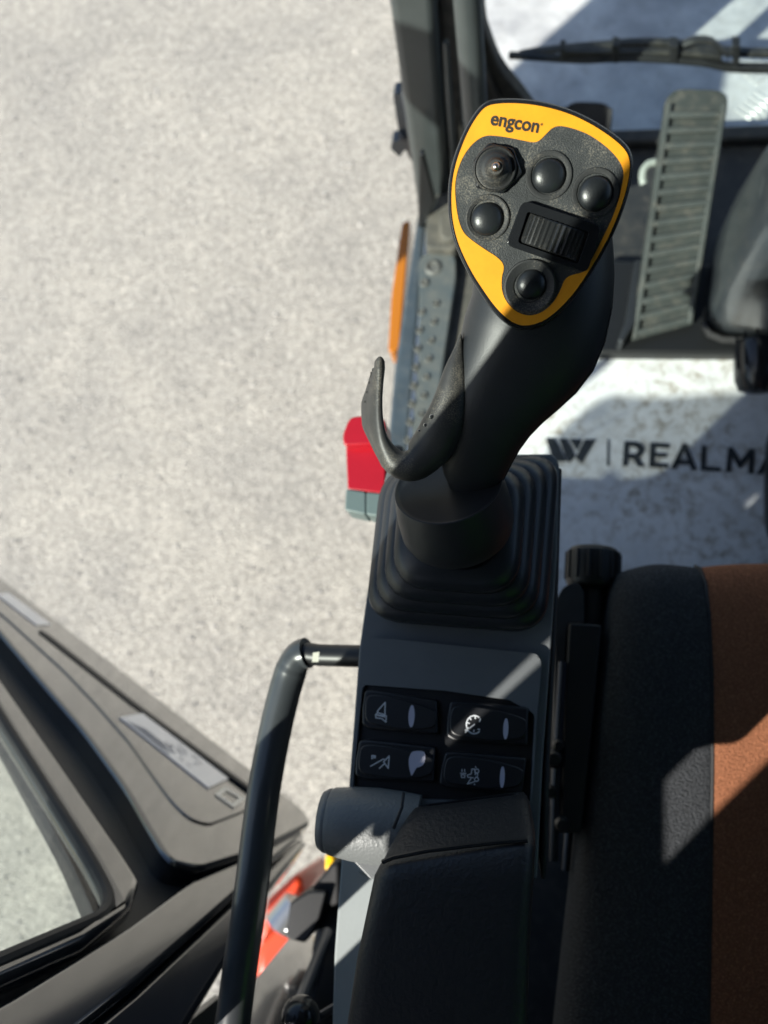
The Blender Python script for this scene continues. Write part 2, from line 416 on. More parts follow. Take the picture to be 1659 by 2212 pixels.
# ------------------------------------------------------------------ the cab shell
cab = thing('excavator_cab', (.3, .2, 0), 'dark grey excavator cab frame with door sill, floor pan and front pillar round the seat', 'cab')
# floor pan
xl = -.205
yfr = at(1350, 279, 0).y
fl = [Vector((xl, -.75, -.012)), Vector((.85, -.75, -.012)), Vector((.85, yfr, -.012)), Vector((xl, yfr, -.012))]
prism('floor_pan', fl, Vector((0, 0, -.05)), 'floor', cab)
prism('floor_edge', [at(u, v, -.008) for u, v in [(960, 400), (1120, 330), (1150, 545), (1060, 600), (985, 1000), (955, 1000)]], Vector((0, 0, -.003)), 'dustyfloor', cab, bevel=.001)
# sill: outer strip, lit flange, white edge and tread plate
prism('sill_rail', [at(u, v, .0) for u, v in [(905, 440), (922, 440), (893, 800), (862, 1180), (838, 1380), (800, 1380), (822, 1120), (851, 800)]], Vector((0, 0, -.09)), 'paintblue', cab, bevel=.006)
prism('sill_flange', [at(u, v, .006) for u, v in [(921, 460), (930, 460), (905, 800), (872, 1180), (862, 1180), (893, 800)]], Vector((0, 0, -.02)), 'metal', cab, bevel=.002)
trd = round_poly([(905, 545), (985, 540), (985, 600), (958, 780), (930, 1000), (900, 1180), (868, 1180), (905, 780)], [30, 45, 5, 5, 5, 5, 5, 5])
tread = prism('tread_plate', [at(u, v, .012) for u, v in trd], Vector((0, 0, -.02)), 'tread', cab, bevel=.004)
def lerp(a, b, t): return a + (b - a) * t
def stud(parent, p, r):
    return revolve_data(p, UP, [(r * 1.25, -.002), (r * 1.2, .002), (r * .9, .004), (r * .75, .0035), (r * .6, .0005), (.0003, .0003)], 18)
std = [(935, 578, .0115), (917, 612, .006)]
for k in range(8):
    t = k / 7
    std.append((lerp(911, 880, t), lerp(675, 950, t), .0045)); std.append((lerp(942, 905, t), lerp(657, 935, t), .0045))
for u, v, r in std:
    vs, fs = stud(tread, at(u, v, .0125), r)
    mesh('stud', vs, fs, 'stud', tread)
# front pillar, its tube and seal
def pil(pts, y, back, name, mat, bev, top=1.6):
    q = [aty(u, v, y) for u, v in pts]
    # carry the two top corners on up to the roof
    bl, br, tr, tl = q[0], q[1], q[2], q[3]
    tl2 = bl + (tl - bl) * ((top - bl.z) / (tl.z - bl.z)); tr2 = br + (tr - br) * ((top - br.z) / (tr.z - br.z))
    return prism(name, [bl, br, tr2, tl2], Vector((0, back, 0)), mat, cab, bevel=bev)
pil([(908, 500), (972, 500), (940, 0), (838, 0)], .83, .06, 'front_pillar', 'paint', .012)
pil([(965, 520), (1010, 520), (985, 0), (936, 0)], .86, .03, 'pillar_seal', 'seal', .006)
p0, p1 = aty(1010, 0, .775), aty(1030, 300, .775)
dv = (p0 - p1).normalized()
tube('pillar_tube', [p1 - dv * ((p1.z + .0) / dv.z), p1, p0, p0 + dv * ((1.55 - p0.z) / dv.z)], [.0165] * 4, 'paint', cab, 28)
tube('pillar_beading', [aty(963, 90, .825), aty(970, 200, .825), aty(985, 420, .825)], [.004, .005, .004], 'paint', cab, 10)
prism('pillar_foot_gusset', [aty(u, v, .80) for u, v in [(906, 322), (916, 318), (942, 425), (912, 490), (904, 480)]], Vector((0, -.012, 0)), 'black', cab, bevel=.003)
prism('front_corner_trim', [at(u, v, .03) for u, v in round_poly([(925, 370), (1000, 368), (1010, 470), (985, 540), (918, 535), (922, 470), (945, 430)], 14)], Vector((0, 0, -.05)), 'dustyfloor', cab, bevel=.012)
prism('corner_boss', [at(u, v, .042) for u, v in round_poly([(945, 455), (990, 450), (992, 515), (950, 520)], 22)], Vector((0, 0, -.03)), 'dustyfloor', cab, bevel=.008)
# windscreen: seal curving round its lower corner, sill bar, pane
seal_in = [(1043, -120), (1046, 40), (1060, 100), (1085, 158), (1130, 215), (1155, 250), (1185, 290)]
seal_out = [(1150, 330), (1110, 310), (1070, 280), (1045, 230), (1030, 150), (1022, 40), (1018, -120)]
q = [aty(u, v, yfr) for u, v in [tuple(p) for p in smooth_path(seal_in, 4)] + [tuple(p) for p in smooth_path(seal_out, 4)]]
prism('windscreen_seal', q, Vector((0, .03, 0)), 'seal', cab, bevel=.004)
tube('seal_lip', [aty(u, v, yfr - .004) for u, v in smooth_path([(1028, -60), (1034, 60), (1050, 150), (1085, 225), (1130, 300)], 4)], .0045, 'seal', cab, 8)
prism('front_sill_bar', [Vector((-.19, yfr - .002, .004)), Vector((.85, yfr - .002, .004)), Vector((.85, yfr - .03, .004)), Vector((-.19, yfr - .03, .004))], Vector((0, 0, -.06)), 'floor', cab, bevel=.006)
ws = [Vector((-.2, yfr + .02, -.05)), Vector((.86, yfr + .02, -.05)), Vector((.86, yfr + .02, 1.5)), Vector((-.2, yfr + .02, 1.5))]
prism('windscreen', ws, Vector((0, .005, 0)), 'screen', cab)
# amber reflector and mirror bracket on the outer side
rf = prism('side_reflector', [at(u, v, -.10) for u, v in round_poly([(868, 480), (886, 474), (862, 755), (838, 762), (845, 640)], 16)], Vector((0, 0, -.05)), 'amber', cab, bevel=.006)
mb = prism('mirror_bracket', [aty(u, v, .9) for u, v in round_poly([(852, 180), (868, 175), (892, 330), (878, 300), (866, 318), (846, 300), (850, 283), (866, 280)], 5)], Vector((0, -.02, 0)), 'paintblue', cab, bevel=.004)
c = aty(871, 293, .878); revolve('bracket_bolt', c, Vector((0, -1, 0.2)), [(.0075, 0), (.0075, .004), (.004, .006), (.0002, .006)], 'rail', mb, 16)
# chassis under the cab floor, dark and grimy
prism('under_frame', [Vector((-.21, -1.3, -.095)), Vector((1.0, -1.3, -.095)), Vector((1.0, .72, -.095)), Vector((-.21, .72, -.095))], Vector((0, 0, -.9)), 'floor', cab, bevel=.03)
# roof, right wall, rear wall and the unseen left frame, shaped to set the sun patches
prism('roof', [Vector((-.27, -.95, 1.6)), Vector((.9, -.95, 1.6)), Vector((.9, .9, 1.6)), Vector((-.27, .9, 1.6))], Vector((0, 0, .06)), 'paint', cab, bevel=.02)
sheet('rear_wall', [Vector((-.27, -.95, -.05)), Vector((.9, -.95, -.05)), Vector((.9, -.95, 1.6)), Vector((-.27, -.95, 1.6))], [[Vector((.05, -.95, 1.1)), Vector((.6, -.95, 1.1)), Vector((.6, -.95, 1.45)), Vector((.05, -.95, 1.45))]], Vector((0, -.04, 0)), 'paint', cab)
sheet('right_wall', [Vector((.86, -.95, -.05)), Vector((.86, .9, -.05)), Vector((.86, .9, 1.6)), Vector((.86, -.95, 1.6))], [[Vector((.86, -.1, .95)), Vector((.86, .75, .8)), Vector((.86, .75, 1.45)), Vector((.86, -.1, 1.45))]], Vector((.04, 0, 0)), 'paint', cab)
def yz(y, z): return Vector((-.25, y, z))
out = [yz(-.95, -.05), yz(-.50, -.05), yz(-.36, .2), yz(-.275, .40), yz(-.262, .64), yz(-.335, .66), yz(-.335, .88), yz(-.262, .898), yz(-.255, .80), yz(-.088, .80), yz(-.088, 1.6), yz(-.95, 1.6)]  # edge and notch shaped for the sun on housing and loop bar
holes = [[yz(-.274, .882), yz(-.249, .882), yz(-.249, 1.12), yz(-.274, 1.12)],  # added slots, cut to throw the sun patches on console and seat
         [yz(-.514, .912), yz(-.446, .912), yz(-.446, 1.25), yz(-.514, 1.25)]]
sheet('left_shade_frame', out, holes, Vector((-.006, 0, 0)), 'paint', cab)
# top rail of the door opening
prism('roof_rail', [Vector((-.27, -.1, 1.52)), Vector((-.22, -.1, 1.52)), Vector((-.2, .88, 1.52)), Vector((-.25, .88, 1.52))], Vector((0, 0, .08)), 'paint', cab, bevel=.01)

# ------------------------------------------------------------------ white floor mat with lettering
mo = [(1080, 768), (1700, 766), (1900, 766), (1900, 1400), (1100, 1400)]
fm = thing('floor_mat', at(1400, 1000, 0), 'dirty white floor mat with large dark lettering in front of the seat', 'mat')
prism('mat_sheet', [at(u, v, -.002) for u, v in [(1090, 768), (1900, 766), (1900, 1420), (1060, 1420)]], Vector((0, 0, -.009)), 'mat', fm, bevel=.002)
mp = lambda u, v, o=0: at(u, v, .0 + o)
# the W mark: two slanted bars and a forked pair, plus the thin divider
cr = lambda x, y: (1097 + x * .3386, 713 + y * .3386)
bars = [[(240, 688), (300, 690), (375, 838), (290, 840)], [(325, 692), (375, 693), (430, 800), (400, 842), (382, 838)],
        [(395, 695), (460, 695), (470, 710), (440, 770)], [(490, 697), (562, 697), (470, 850), (432, 812)]]
multi('logo_mark', [prism_data([mp(*cr(x, y), .0004) for x, y in b], Vector((0, 0, -.0003))) for b in bars], 'matink', fm, smooth=False)
letters = [([(742, 708), (815, 713), (858, 728), (873, 762), (860, 798), (838, 815), (870, 873), (828, 870), (800, 823), (769, 821), (765, 867), (731, 865)], [[(773, 741), (810, 744), (832, 765), (811, 791), (770, 788)]]),
    ([(908, 718), (1031, 725), (1029, 753), (941, 748), (939, 782), (1016, 787), (1014, 813), (937, 808), (934, 846), (1023, 852), (1021, 880), (900, 874)], []),
    ([(1112, 726), (1142, 728), (1209, 893), (1170, 890), (1157, 859), (1088, 855), (1072, 885), (1037, 882)], [[(1126, 769), (1149, 832), (1098, 829)]]),
    ([(1236, 736), (1269, 738), (1262, 869), (1359, 875), (1357, 901), (1228, 895)], []),
    ([(1405, 748), (1438, 750), (1484, 832), (1542, 756), (1575, 758), (1566, 917), (1533, 914), (1539, 813), (1488, 880), (1472, 879), (1431, 807), (1423, 906), (1389, 904)], []),
    ([(1672, 766), (1704, 768), (1772, 934), (1732, 931), (1718, 900), (1640, 894), (1622, 922), (1584, 919)], [[(1687, 812), (1708, 872), (1652, 868)]])]
for o_, h_ in letters:
    sheet('lettering', [mp(*cr(x, y), .0004) for x, y in o_], [[mp(*cr(x, y), .0004) for x, y in q_] for q_ in h_], Vector((0, 0, -.0003)), 'matink', fm, smooth=False)
prism('divider_line', [mp(*cr(x, y), .0004) for x, y in [(634, 695), (646, 696), (645, 868), (632, 866)]], Vector((0, 0, -.0003)), 'matink', fm, smooth=False)

# ------------------------------------------------------------------ pedals
def pedal(name, label, TL, TR, BR, BL, zt, zb, nrib, hook=False, mt='pedal'):
    r = thing(name, at((BL[0] + BR[0]) / 2, (BL[1] + BR[1]) / 2, 0), label, 'pedal')
    pl_o = at(*TL, zt); a = at(*BL, zb) - pl_o; b = at(*BR, zb) - pl_o
    n = a.cross(b); n = n if n.z > 0 else -n
    P = Pl(pl_o, n)
    def bl(s, t):                       # s across, t along from top
        x = lerp(lerp(TL[0], BL[0], t), lerp(TR[0], BR[0], t), s); y = lerp(lerp(TL[1], BL[1], t), lerp(TR[1], BR[1], t), s)
        return (x, y)
    L = (at(*TL, zt) - at(*BL, zb)).length; Wd = (P.p(*TL) - P.p(*TR)).length
    o2 = round_poly([bl(0, 0), bl(1, 0), bl(1, 1), bl(0, 1)], [38, 38, 8, 8], 6)
    prism('pad', [P.p(u, v) for u, v in o2], -P.n * .012, mt, r, bevel=.003)
    # raised border and cross bars leave shallow recesses between them
    parts = []
    for k in range(nrib + 1):
        t0 = .045 + (k) * (.93 / nrib); h = .012 if k else .0
        if k:
            qd = [bl(.1, t0 - .015), bl(.9, t0 - .015), bl(.9, t0 + .010), bl(.1, t0 + .010)]
            parts.append(prism_data([P.p(u, v, .008) for u, v in qd], -P.n * .0095))
    for s0, s1 in ((.02, .1), (.9, .98)):
        qd = [bl(s0, .06), bl(s1, .06), bl(s1, .99), bl(s0, .99)]
        parts.append(prism_data([P.p(u, v, .0085) for u, v in qd], -P.n * .0095))
    multi('tread_bars', parts, 'pedalbar' if mt == 'pedal' else mt, r, bevel=.0012, seg=2)
    qd = [bl(.45, .75), bl(.55, .75), bl(.55, .98), bl(.45, .98)]
    prism('pedal_arm', [P.p(u, v, -.013) for u, v in qd], -UP * .03, 'black', r, bevel=.003)
    if hook:
        tube('return_hook', [P.p(u, v, -.02) for u, v in smooth_path([(1425, 350), (1404, 353), (1391, 366), (1388, 385), (1391, 398)], 4)], .0055, 'pale', r, 10)
    return r
pedal('foot_pedal', 'long grey green rubber pedal with cross bars, beside the black column', (1443, 190), (1578, 194), (1499, 700), (1364, 737), .17, .03, 15, True)
pedal('foot_pedal', 'short pedal top, darkened in colour for shade, peeking out behind the yellow joystick head', (1218, 218), (1328, 222), (1300, 420), (1190, 420), .14, .06, 4, False, 'rubber')  # same rubber as the long pedal; shade is put into a darker material
# rails the pedals slide past
fb = thing('pedal_bracket', at(1340, 650, 0), 'black floor bracket beneath the long grey green pedal', 'bracket')
prism('base', [at(u, v, .02) for u, v in round_poly([(1300, 560), (1640, 575), (1620, 764), (1290, 762)], 10)], Vector((0, 0, -.03)), 'black', fb, bevel=.006)
prism('side_fin', [at(u, v, .05) for u, v in [(1372, 560), (1388, 560), (1372, 700), (1345, 740), (1335, 735), (1352, 690)]], Vector((0, 0, -.04)), 'darksteel', fb, bevel=.003)

# black column and its lever at the right edge
colm = thing('control_column', at(1640, 600, 0), 'glossy black moulded column cover at the right edge beside the long pedal', 'column cover')
rings = []
for z, nl, fl_, w in [(.0, (1528, 722), (1562, 470), .3), (.04, (1521, 716), (1556, 440), .3), (.10, (1527, 700), (1566, 410), .3), (.2, (1552, 640), (1592, 350), .3), (.32, (1600, 560), (1640, 262), .3), (.42, (1660, 480), (1700, 180), .28), (.47, (1740, 420), (1760, 160), .2)]:
    a, b = at(*nl, z), at(*fl_, z)
    pts = [(a.x, a.y), (a.x + w, a.y - .01), (b.x + w, b.y), (b.x, b.y)]
    rp = round_poly(pts, [.045, .04, .04, .09], 7)
    rings.append([Vector((x, y, z)) for x, y in rp])
loft('cover', rings, 'blackgloss', colm, ang=60)
tube('cover_seam', [at(u, v, z) for u, v, z in [(1521, 700, .03), (1533, 722, .03), (1560, 733, .03), (1700, 737, .03)]], .006, 'rubber', colm, 8)
lev = thing('barrel_grip', at(1632, 780, .1), 'dark ribbed barrel grip below the black column at the right edge', 'grip')
ca = at(1640, 735, .14); cb = at(1640, 836, .12); ax = (cb - ca).normalized()
prof = [(.001, -.006), (.022, -.005), (.027, -.002), (.03, .006), (.032, .03), (.031, .052), (.026, .066), (.012, .071), (.001, .072)]
revolve('knob_body', ca, ax, prof, 'gloss', lev, 40)
multi('grip_rib', [box_data(ca + ax * .02 + Vector((math.cos(t) * .031, 0, math.sin(t) * .031)), .003, .05, .003) for t in [.4, .9, 1.4, 1.9, 2.4, 2.9]], 'gloss', lev, bevel=.001)

# ------------------------------------------------------------------ deck plate outside and wiper
dk = thing('deck_plate', (.4, 1.3, -.14), 'pale dusty checkered metal deck beyond the windscreen', 'metal deck')
DZ = -.13
prism('plate', [Vector((-.17, .80, DZ)), Vector((1.3, .80, DZ)), Vector((1.3, 1.85, DZ)), Vector((-.17, 1.85, DZ))], Vector((0, 0, -.02)), 'deck', dk)
parts = []
random.seed(3)
for i in range(11):
    for j in range(9):
        cxx, cyy = .28 + i * .085, .95 + j * .085 + (i % 2) * .0
        if cxx < .30 + .02 * j: continue
        ang = .75 if (i + j) % 2 == 0 else -.75
        for k in range(5):
            off = (k - 2) * .0125
            px, py = cxx - math.sin(ang) * off, cyy + math.cos(ang) * off
            v_, f_ = box_data((px, py, DZ + .0005), .05, .0045, .003, ang); parts.append((v_, f_))
multi('tread_pattern', parts, 'deckbar', dk, bevel=.001, seg=1)
wp = thing('windscreen_wiper', aty(1400, 130, .97), 'black dusty wiper lying across the windscreen', 'wiper')
WY = yfr + .03
def strip(name, pts, ws_, mat, y=WY, th=.012):
    pp = smooth_path(pts, 5); n = len(pp); up_, dn = [], []
    for i, p in enumerate(pp):
        w = ws_[0] + (ws_[1] - ws_[0]) * i / (n - 1)
        up_.append(aty(p[0], p[1] - w / 2, y)); dn.append(aty(p[0], p[1] + w / 2, y))
    rings = []
    for a, b in zip(up_, dn):
        rings.append([a, b, b + Vector((0, th, 0)), a + Vector((0, th, 0))])
    return loft(name, rings, mat, wp, bevel=.002, seg=2)
strip('blade', [(1098, 126), (1180, 131), (1260, 135), (1350, 131), (1440, 134), (1520, 141), (1580, 152), (1680, 155), (1800, 160)], (7, 14), 'rubber')
strip('blade_arm', [(1120, 124), (1160, 117), (1230, 110), (1300, 104), (1380, 98), (1440, 99), (1500, 106), (1560, 116), (1640, 121), (1800, 122)], (7, 12), 'wornrubber', WY + .018)
strip('blade_bridge', [(1210, 116), (1300, 118), (1400, 118), (1500, 121), (1560, 128)], (7, 11), 'wornrubber', WY + .006)
for u_, w_ in ((1215, 6), (1330, 8), (1455, 10), (1590, 9)):
    prism('wiper_clip', [aty(u_ + a_, v_, WY - .003) for a_, v_ in [(-w_, 100 if u_ > 1300 else 108), (w_, 102 if u_ > 1300 else 107), (w_ * .8, 146 if u_ > 1500 else 138), (-w_ * .8, 144 if u_ > 1500 else 138)]], Vector((0, .02, 0)), 'rubber', wp, bevel=.002)
strip('spring_loop', [(1470, 105), (1500, 94), (1535, 95), (1555, 110), (1575, 127)], (8, 8), 'wornrubber', WY + .01)

# ------------------------------------------------------------------ door, standing open
DO = Vector((-.275, -.178, 0)); DE = Vector((-.884, .467, 0)).normalized(); DN = Vector((DE.y, -DE.x, 0))
def dp(s, h, off=0): return DO + DE * s + UP * h + DN * off
door = thing('cab_door', (DO.x, DO.y, 0), 'glossy black cab door standing open over the gravel, with a large window', 'door')
lower = [(-.0, .03), (.02, .0), (.81, .0), (.83, .05), (.83, .12), (.62, .165), (.456, .222), (.35, .265), (.234, .31), (.13, .365), (.075, .405), (.045, .425), (.03, .428), (.012, .40), (.0, .25)]
prism('lower_panel', [dp(s, h) for s, h in round_poly(lower, .03)], -DN * .03, 'door', door, bevel=.007)
gl = [(.026, .566), (.08, .532), (.25, .440), (.45, .335), (.62, .27), (.66, .262), (.66, 1.5), (.045, 1.5), (.035, 1.0), (.03, .70)]
gx = [(s - (.013 if s < .06 else -.01), h - (.03 if h < .56 else (.012 if h < .6 else 0))) for s, h in gl]
frame = [(-.085, .62), (-.035, .32), (-.01, .08), (.0, .03), (.83, .03), (.83, 1.58), (.0, 1.58), (-.02, 1.5), (-.02, .86), (-.09, .74)]
sheet('door_skin', [dp(s, h, -.022) for s, h in frame], [[dp(s, h, -.022) for s, h in round_poly(gx, .03)]], -DN * .012, 'doorseal', door)
# window frame: a bar along the slanted lower edge and up the hinge side
bo = [(.83, .21), (.62, .235), (.47, .285), (.35, .34), (.19, .415), (.06, .478), (.026, .497), (.008, .54), (.0, .62), (.004, .70), (.01, 1.0), (.012, 1.55), (.83, 1.55)]
gi = [(s - (.012 if s < .1 else -.004), h - .012) if h < 1.4 else (s, h) for s, h in gl]
sheet('window_frame', [dp(s, h, .0) for s, h in bo], [[dp(s, h, .0) for s, h in round_poly(gi, .02)]], -DN * .02, 'door', door, bevel=.009, seg=4)
# channel lip lines along the lower edge of the window bar
tube('window_gasket', [dp(s, h, -.004) for s, h in round_poly(gi, .03)] + [dp(*round_poly(gi, .03)[0], -.004)], .0055, 'rubber', door, 10)
wp_ = sheet('window_pane', [dp(s, h, -.006) for s, h in round_poly(gi, .03)], [], -DN * .004, 'glass', door, smooth=False)
prism('hinge_flange', [dp(s, h, -.006) for s, h in [(.003, .06), (.004, .25), (.010, .42), (.0, .55), (-.004, .7), (.002, 1.0), (.01, 1.55), (-.02, 1.55), (-.02, .86), (-.045, .74), (-.04, .6), (-.028, .42), (-.016, .25), (-.006, .08)]], -DN * .03, 'door', door, bevel=.010, seg=4)
prism('hinge_flange', [dp(s, h, -.014) for s, h in [(-.003, .08), (-.016, .25), (-.028, .42), (-.04, .6), (-.045, .76), (-.09, .76), (-.088, .62), (-.042, .32), (-.014, .06)]], -DN * .03, 'door', door, bevel=.006, seg=4)
prism('deck_shade_block', [dp(s, h, .015) for s, h in round_poly([(.42, .90), (.60, .87), (.60, .94), (.67, 1.03), (.67, 1.115), (.52, 1.10), (.43, .98)], .03)], -DN * .05, 'black', door, bevel=.01)  # out of view, added to the door to keep sun off the deck
ins = [(.70, .125), (.70, .155), (.50, .165), (.363, .19), (.29, .215), (.206, .25), (.14, .292), (.099, .316), (.07, .323), (.054, .30), (.055, .19), (.06, .128)]
prism('inset_panel', [dp(s, h, .002) for s, h in round_poly(ins, .02)], -DN * .004, 'door', door, bevel=.0018, seg=2)
prism('seal_strip', [dp(s, h, .004) for s, h in round_poly([(.478, .113), (.47, .124), (.29, .126), (.07, .102), (.06, .085), (.30, .108), (.46, .105)], .004)], -DN * .006, 'doorseal', door, bevel=.003)
lb = prism('instruction_label', [dp(s, h, .0035) for s, h in [(.254, .205), (.263, .128), (.112, .121), (.104, .206)]], -DN * .001, 'label', door, smooth=False)
lines = []
random.seed(11)
for k in range(5):
    h = .198 - k * .005; lines.append([(.245 - .004 * k, h), (.16 + random.random() * .03, h)])
for k in range(16):
    s = .15 + random.random() * .05; h = .138 + random.random() * .045; lines.append([(s, h), (s - .006, h)])
strokes('label_print', lambda s, h, o: dp(s, h, .0036 + o), lines, .0022, 'labelink', lb, .0002)
prism('side_label', [dp(s, h, .0012) for s, h in [(.60, .05), (.584, .098), (.496, .096), (.508, .043)]], -DN * .0008, 'label', door, smooth=False)
sl = sheet('small_label', [dp(s, h, .0034) for s, h in [(.100, .158), (.072, .145), (.064, .205), (.092, .209)]], [[dp(s, h, .0034) for s, h in [(.093, .168), (.076, .160), (.071, .195), (.088, .198)]]], -DN * .001, 'label2', door, smooth=False)
strokes('pane_print', lambda s, h, o: dp(s, h, -.0055 + o), [[(.155 - .0035 * k, .545 + .009 * k), (.153 - .0035 * k, .551 + .009 * k)] for k in range(8)] + [[(.165, .575), (.15, .60)], [(.168, .585), (.156, .605)]], .0022, 'ink', wp_, .0003)

# ------------------------------------------------------------------ machine body seen below the door
mbd = thing('machine_body', at(600, 2000, -.6), 'orange painted machine body showing low down behind the open door', 'machine body')
prism('side_cover', [at(u, v, -.45) for u, v in [(548, 2130), (556, 2050), (590, 1985), (632, 1945), (660, 1990), (640, 2040), (580, 2120)]], Vector((0, 0, -.3)), 'orange', mbd, bevel=.02)
prism('boom_foot', [at(u, v, -.35) for u, v in [(574, 1945), (640, 1885), (652, 1905), (655, 1935), (628, 1955), (590, 2000), (560, 2050), (570, 1990)]], Vector((0, 0, -.2)), 'orange', mbd, bevel=.015)
tube('hydraulic_fitting', [at(604, 2000, -.3), at(640, 1948, -.3)], [.03, .024], 'metal', mbd, 16)
prism('lower_edge_strip', [at(u, v, -.25) for u, v in [(675, 1925), (700, 1895), (706, 1900), (684, 1935)]], Vector((0, 0, -.05)), 'orange', mbd, bevel=.004)
SLD = Vector((math.cos(math.radians(48)) * math.cos(math.radians(38)), math.sin(math.radians(48)) * math.cos(math.radians(38)), -math.sin(math.radians(38))))
def up_sun(p, z): return p - SLD * ((z - p.z) / -SLD.z * -1) if False else p + SLD * ((z - p.z) / SLD.z)
mz = [at(u, v, 0) for u, v in round_poly([(1180, 960), (1262, 884), (1318, 852), (1400, 860), (1612, 846), (1640, 900), (1640, 1150), (1300, 1200), (1170, 1080)], 25)]
mc = sum(mz, Vector()) / len(mz); mcu = up_sun(mc, 1.02); mp_ = Pl(mcu, SLD)
def onpl(p, off=0):
    q_ = mcu + SLD * off; return p - SLD * ((p - q_).dot(SLD))
prism('added_shade_pane', [onpl(p) for p in mz], -SLD * .006, 'tint', mbd, smooth=False)  # unseen pane added behind the door to half shade the mat
tube('shade_pane_stay', [mcu + Vector((0, 0, -.05)) - SLD * .03, mcu - SLD * .1 + Vector((-.03, -.05, -.15)), Vector((mcu.x - .05, mcu.y - .25, -.5))], [.012] * 3, 'black', mbd, 12)  # unseen support for the added pane
sa, sb = up_sun(at(1150, 905, 0), 1.0), up_sun(at(1275, 805, 0), 1.0)
tube('added_shade_rod', [sa - (sb - sa) * .5, sa, sb, sb + (sb - sa) * .3], [.009] * 4, 'black', mbd, 10)  # unseen rod added to cast a dark stripe across the mat
yr = thing('yellow_marker', at(710, 1865, -.15), 'small yellow side marker below the grained housing', 'marker')
prism('marker_body', [at(u, v, -.12) for u, v in [(703, 1845), (722, 1848), (720, 1884), (701, 1880)]], Vector((0, 0, -.04)), 'yellowref', yr, bevel=.004)

# ------------------------------------------------------------------ left side trim and latch below the armrest
st = thing('side_trim', at(620, 2150, .3), 'smooth grey side trim panel running along the cab below the loop bar', 'trim panel')
tp = [at(628, 2018, .16), at(690, 2022, .16), at(668, 2110, .30), at(628, 2230, .42), at(515, 2260, .42), at(552, 2110, .30)]
prism('trim_panel', tp, Vector((.01, -.005, -.02)), 'door', st, bevel=.003)
prism('trim_back', [at(u, v, .2) for u, v in [(690, 1960), (735, 1830), (760, 1840), (740, 2300), (600, 2300), (650, 2150)]], Vector((0, 0, -.25)), 'black', st, bevel=.01)
tube('trim_ridge', [at(708, 2015, .3), at(690, 2060, .33), at(655, 2150, .38), at(625, 2230, .42)], .006, 'bar', st, 10)
la = thing('door_latch', at(650, 1970, .25), 'black door latch block with a bright metal tongue below the loop bar', 'latch')
prism('latch_block', [at(u, v, .25) for u, v in round_poly([(626, 1950), (668, 1925), (706, 1925), (690, 1985), (660, 2038), (616, 2028)], 9)], Vector((0, 0, -.06)), 'black', la, bevel=.008)
prism('latch_tongue', [at(u, v, .24) for u, v in [(612, 2000), (644, 2004), (642, 2020), (610, 2016)]], Vector((0, 0, -.03)), 'metal', la, bevel=.004)
prism('latch_arm', [at(u, v, .24) for u, v in [(668, 1925), (700, 1885), (716, 1862), (735, 1862), (735, 1960), (700, 1960)]], Vector((0, 0, -.08)), 'rubber', la, bevel=.01)
kn = thing('lever_ball', at(655, 2185, .5), 'shiny black ball knob on a thin rod at the bottom edge', 'knob')
cb_ = atd(650, 2196, .5)
revolve('ball', cb_, UP, [(.0005, -.0125)] + [(.0125 * math.cos(t), .0125 * math.sin(t)) for t in [-1.4 + 2.8 * i / 14 for i in range(15)]] + [(.0005, .0125)], 'gloss', kn, 28)
tube('rod', [atd(655, 2200, .51), atd(690, 2196, .51), atd(745, 2164, .53)], [.003, .003, .003], 'rail', kn, 10)

# ------------------------------------------------------------------ seat
seat = thing('operator_seat', (.3, -.15, 0), 'operator seat with charcoal bolster and rust orange woven centre', 'seat')
SZ = .485
def xle(y):
    a, b = at(1313, 1300, SZ), at(1212, 2212, SZ); return a.x + (b.x - a.x) * (y - a.y) / (b.y - a.y)
def xse(y):
    t = smooth_path([(1518, 1200), (1530, 1300), (1538, 1450), (1541, 1600), (1538, 2000), (1534, 2212), (1530, 2500)], 6)
    pts = [at(u, v, SZ - .004) for u, v in t]
    for p, q in zip(pts[:-1], pts[1:]):
        if q.y <= y <= p.y: return p.x + (q.x - p.x) * (p.y - y) / max(1e-6, p.y - q.y)
    return pts[0].x if y > pts[0].y else pts[-1].x
yf = at(1420, 1203, SZ).y
rowsY = [(yf - .012, -.10), (yf - .002, -.055), (yf + .001, -.03), (yf - .004, -.014), (yf - .018, -.003), (yf - .045, .0), (yf - .09, 0), (yf - .16, -.002), (yf - .24, -.004), (yf - .34, -.004), (yf - .46, .0), (yf - .52, .01)]
def grid(name, cols, mat, rows=rowsY, **k):
    vs = []; nx = len(cols(0, 0))
    for y, dz in rows: vs += cols(y, dz)
    fs = [[i * nx + j, i * nx + j + 1, (i + 1) * nx + j + 1, (i + 1) * nx + j] for i in range(len(rows) - 1) for j in range(nx - 1)]
    return mesh(name, vs, fs, mat, seat, **k)
def colsL(y, dz):
    a, b = xle(y), xse(y); z = SZ + dz
    curve = .012 * max(0, (y - (yf - .05)) / .05)
    return [Vector(p) for p in [(a + .006 , y - curve*1.4, z - .11), (a - .002, y - curve*1.2, z - .07), (a + .001, y - curve, z - .03), (a + .008, y - curve * .7, z - .010), (a + .02, y - curve * .4, z - .001), (a + (b - a) * .5, y, z + .003), (a + (b - a) * .75, y, z + .001), (b - .002, y, z - .002), (b, y, z - .005)]]
def colsC(y, dz):
    b = xse(y); z = SZ + dz
    k = .006 * max(0, (y - (yf - .06)) / .06)
    return [Vector(p) for p in [(b, y, z - .005), (b + .002, y, z - .0025), (b + .03, y + k, z - .004), (b + .1, y + 2 * k, z - .010), (b + .2, y + 2 * k, z - .010), (b + .27, y + k, z - .004), (b + .298, y, z - .0025), (b + .3, y, z - .005)]]
def colsR(y, dz):
    return [Vector((xse(y) * 2 + .3 - p.x, p.y, p.z)) for p in colsL(y, dz)]
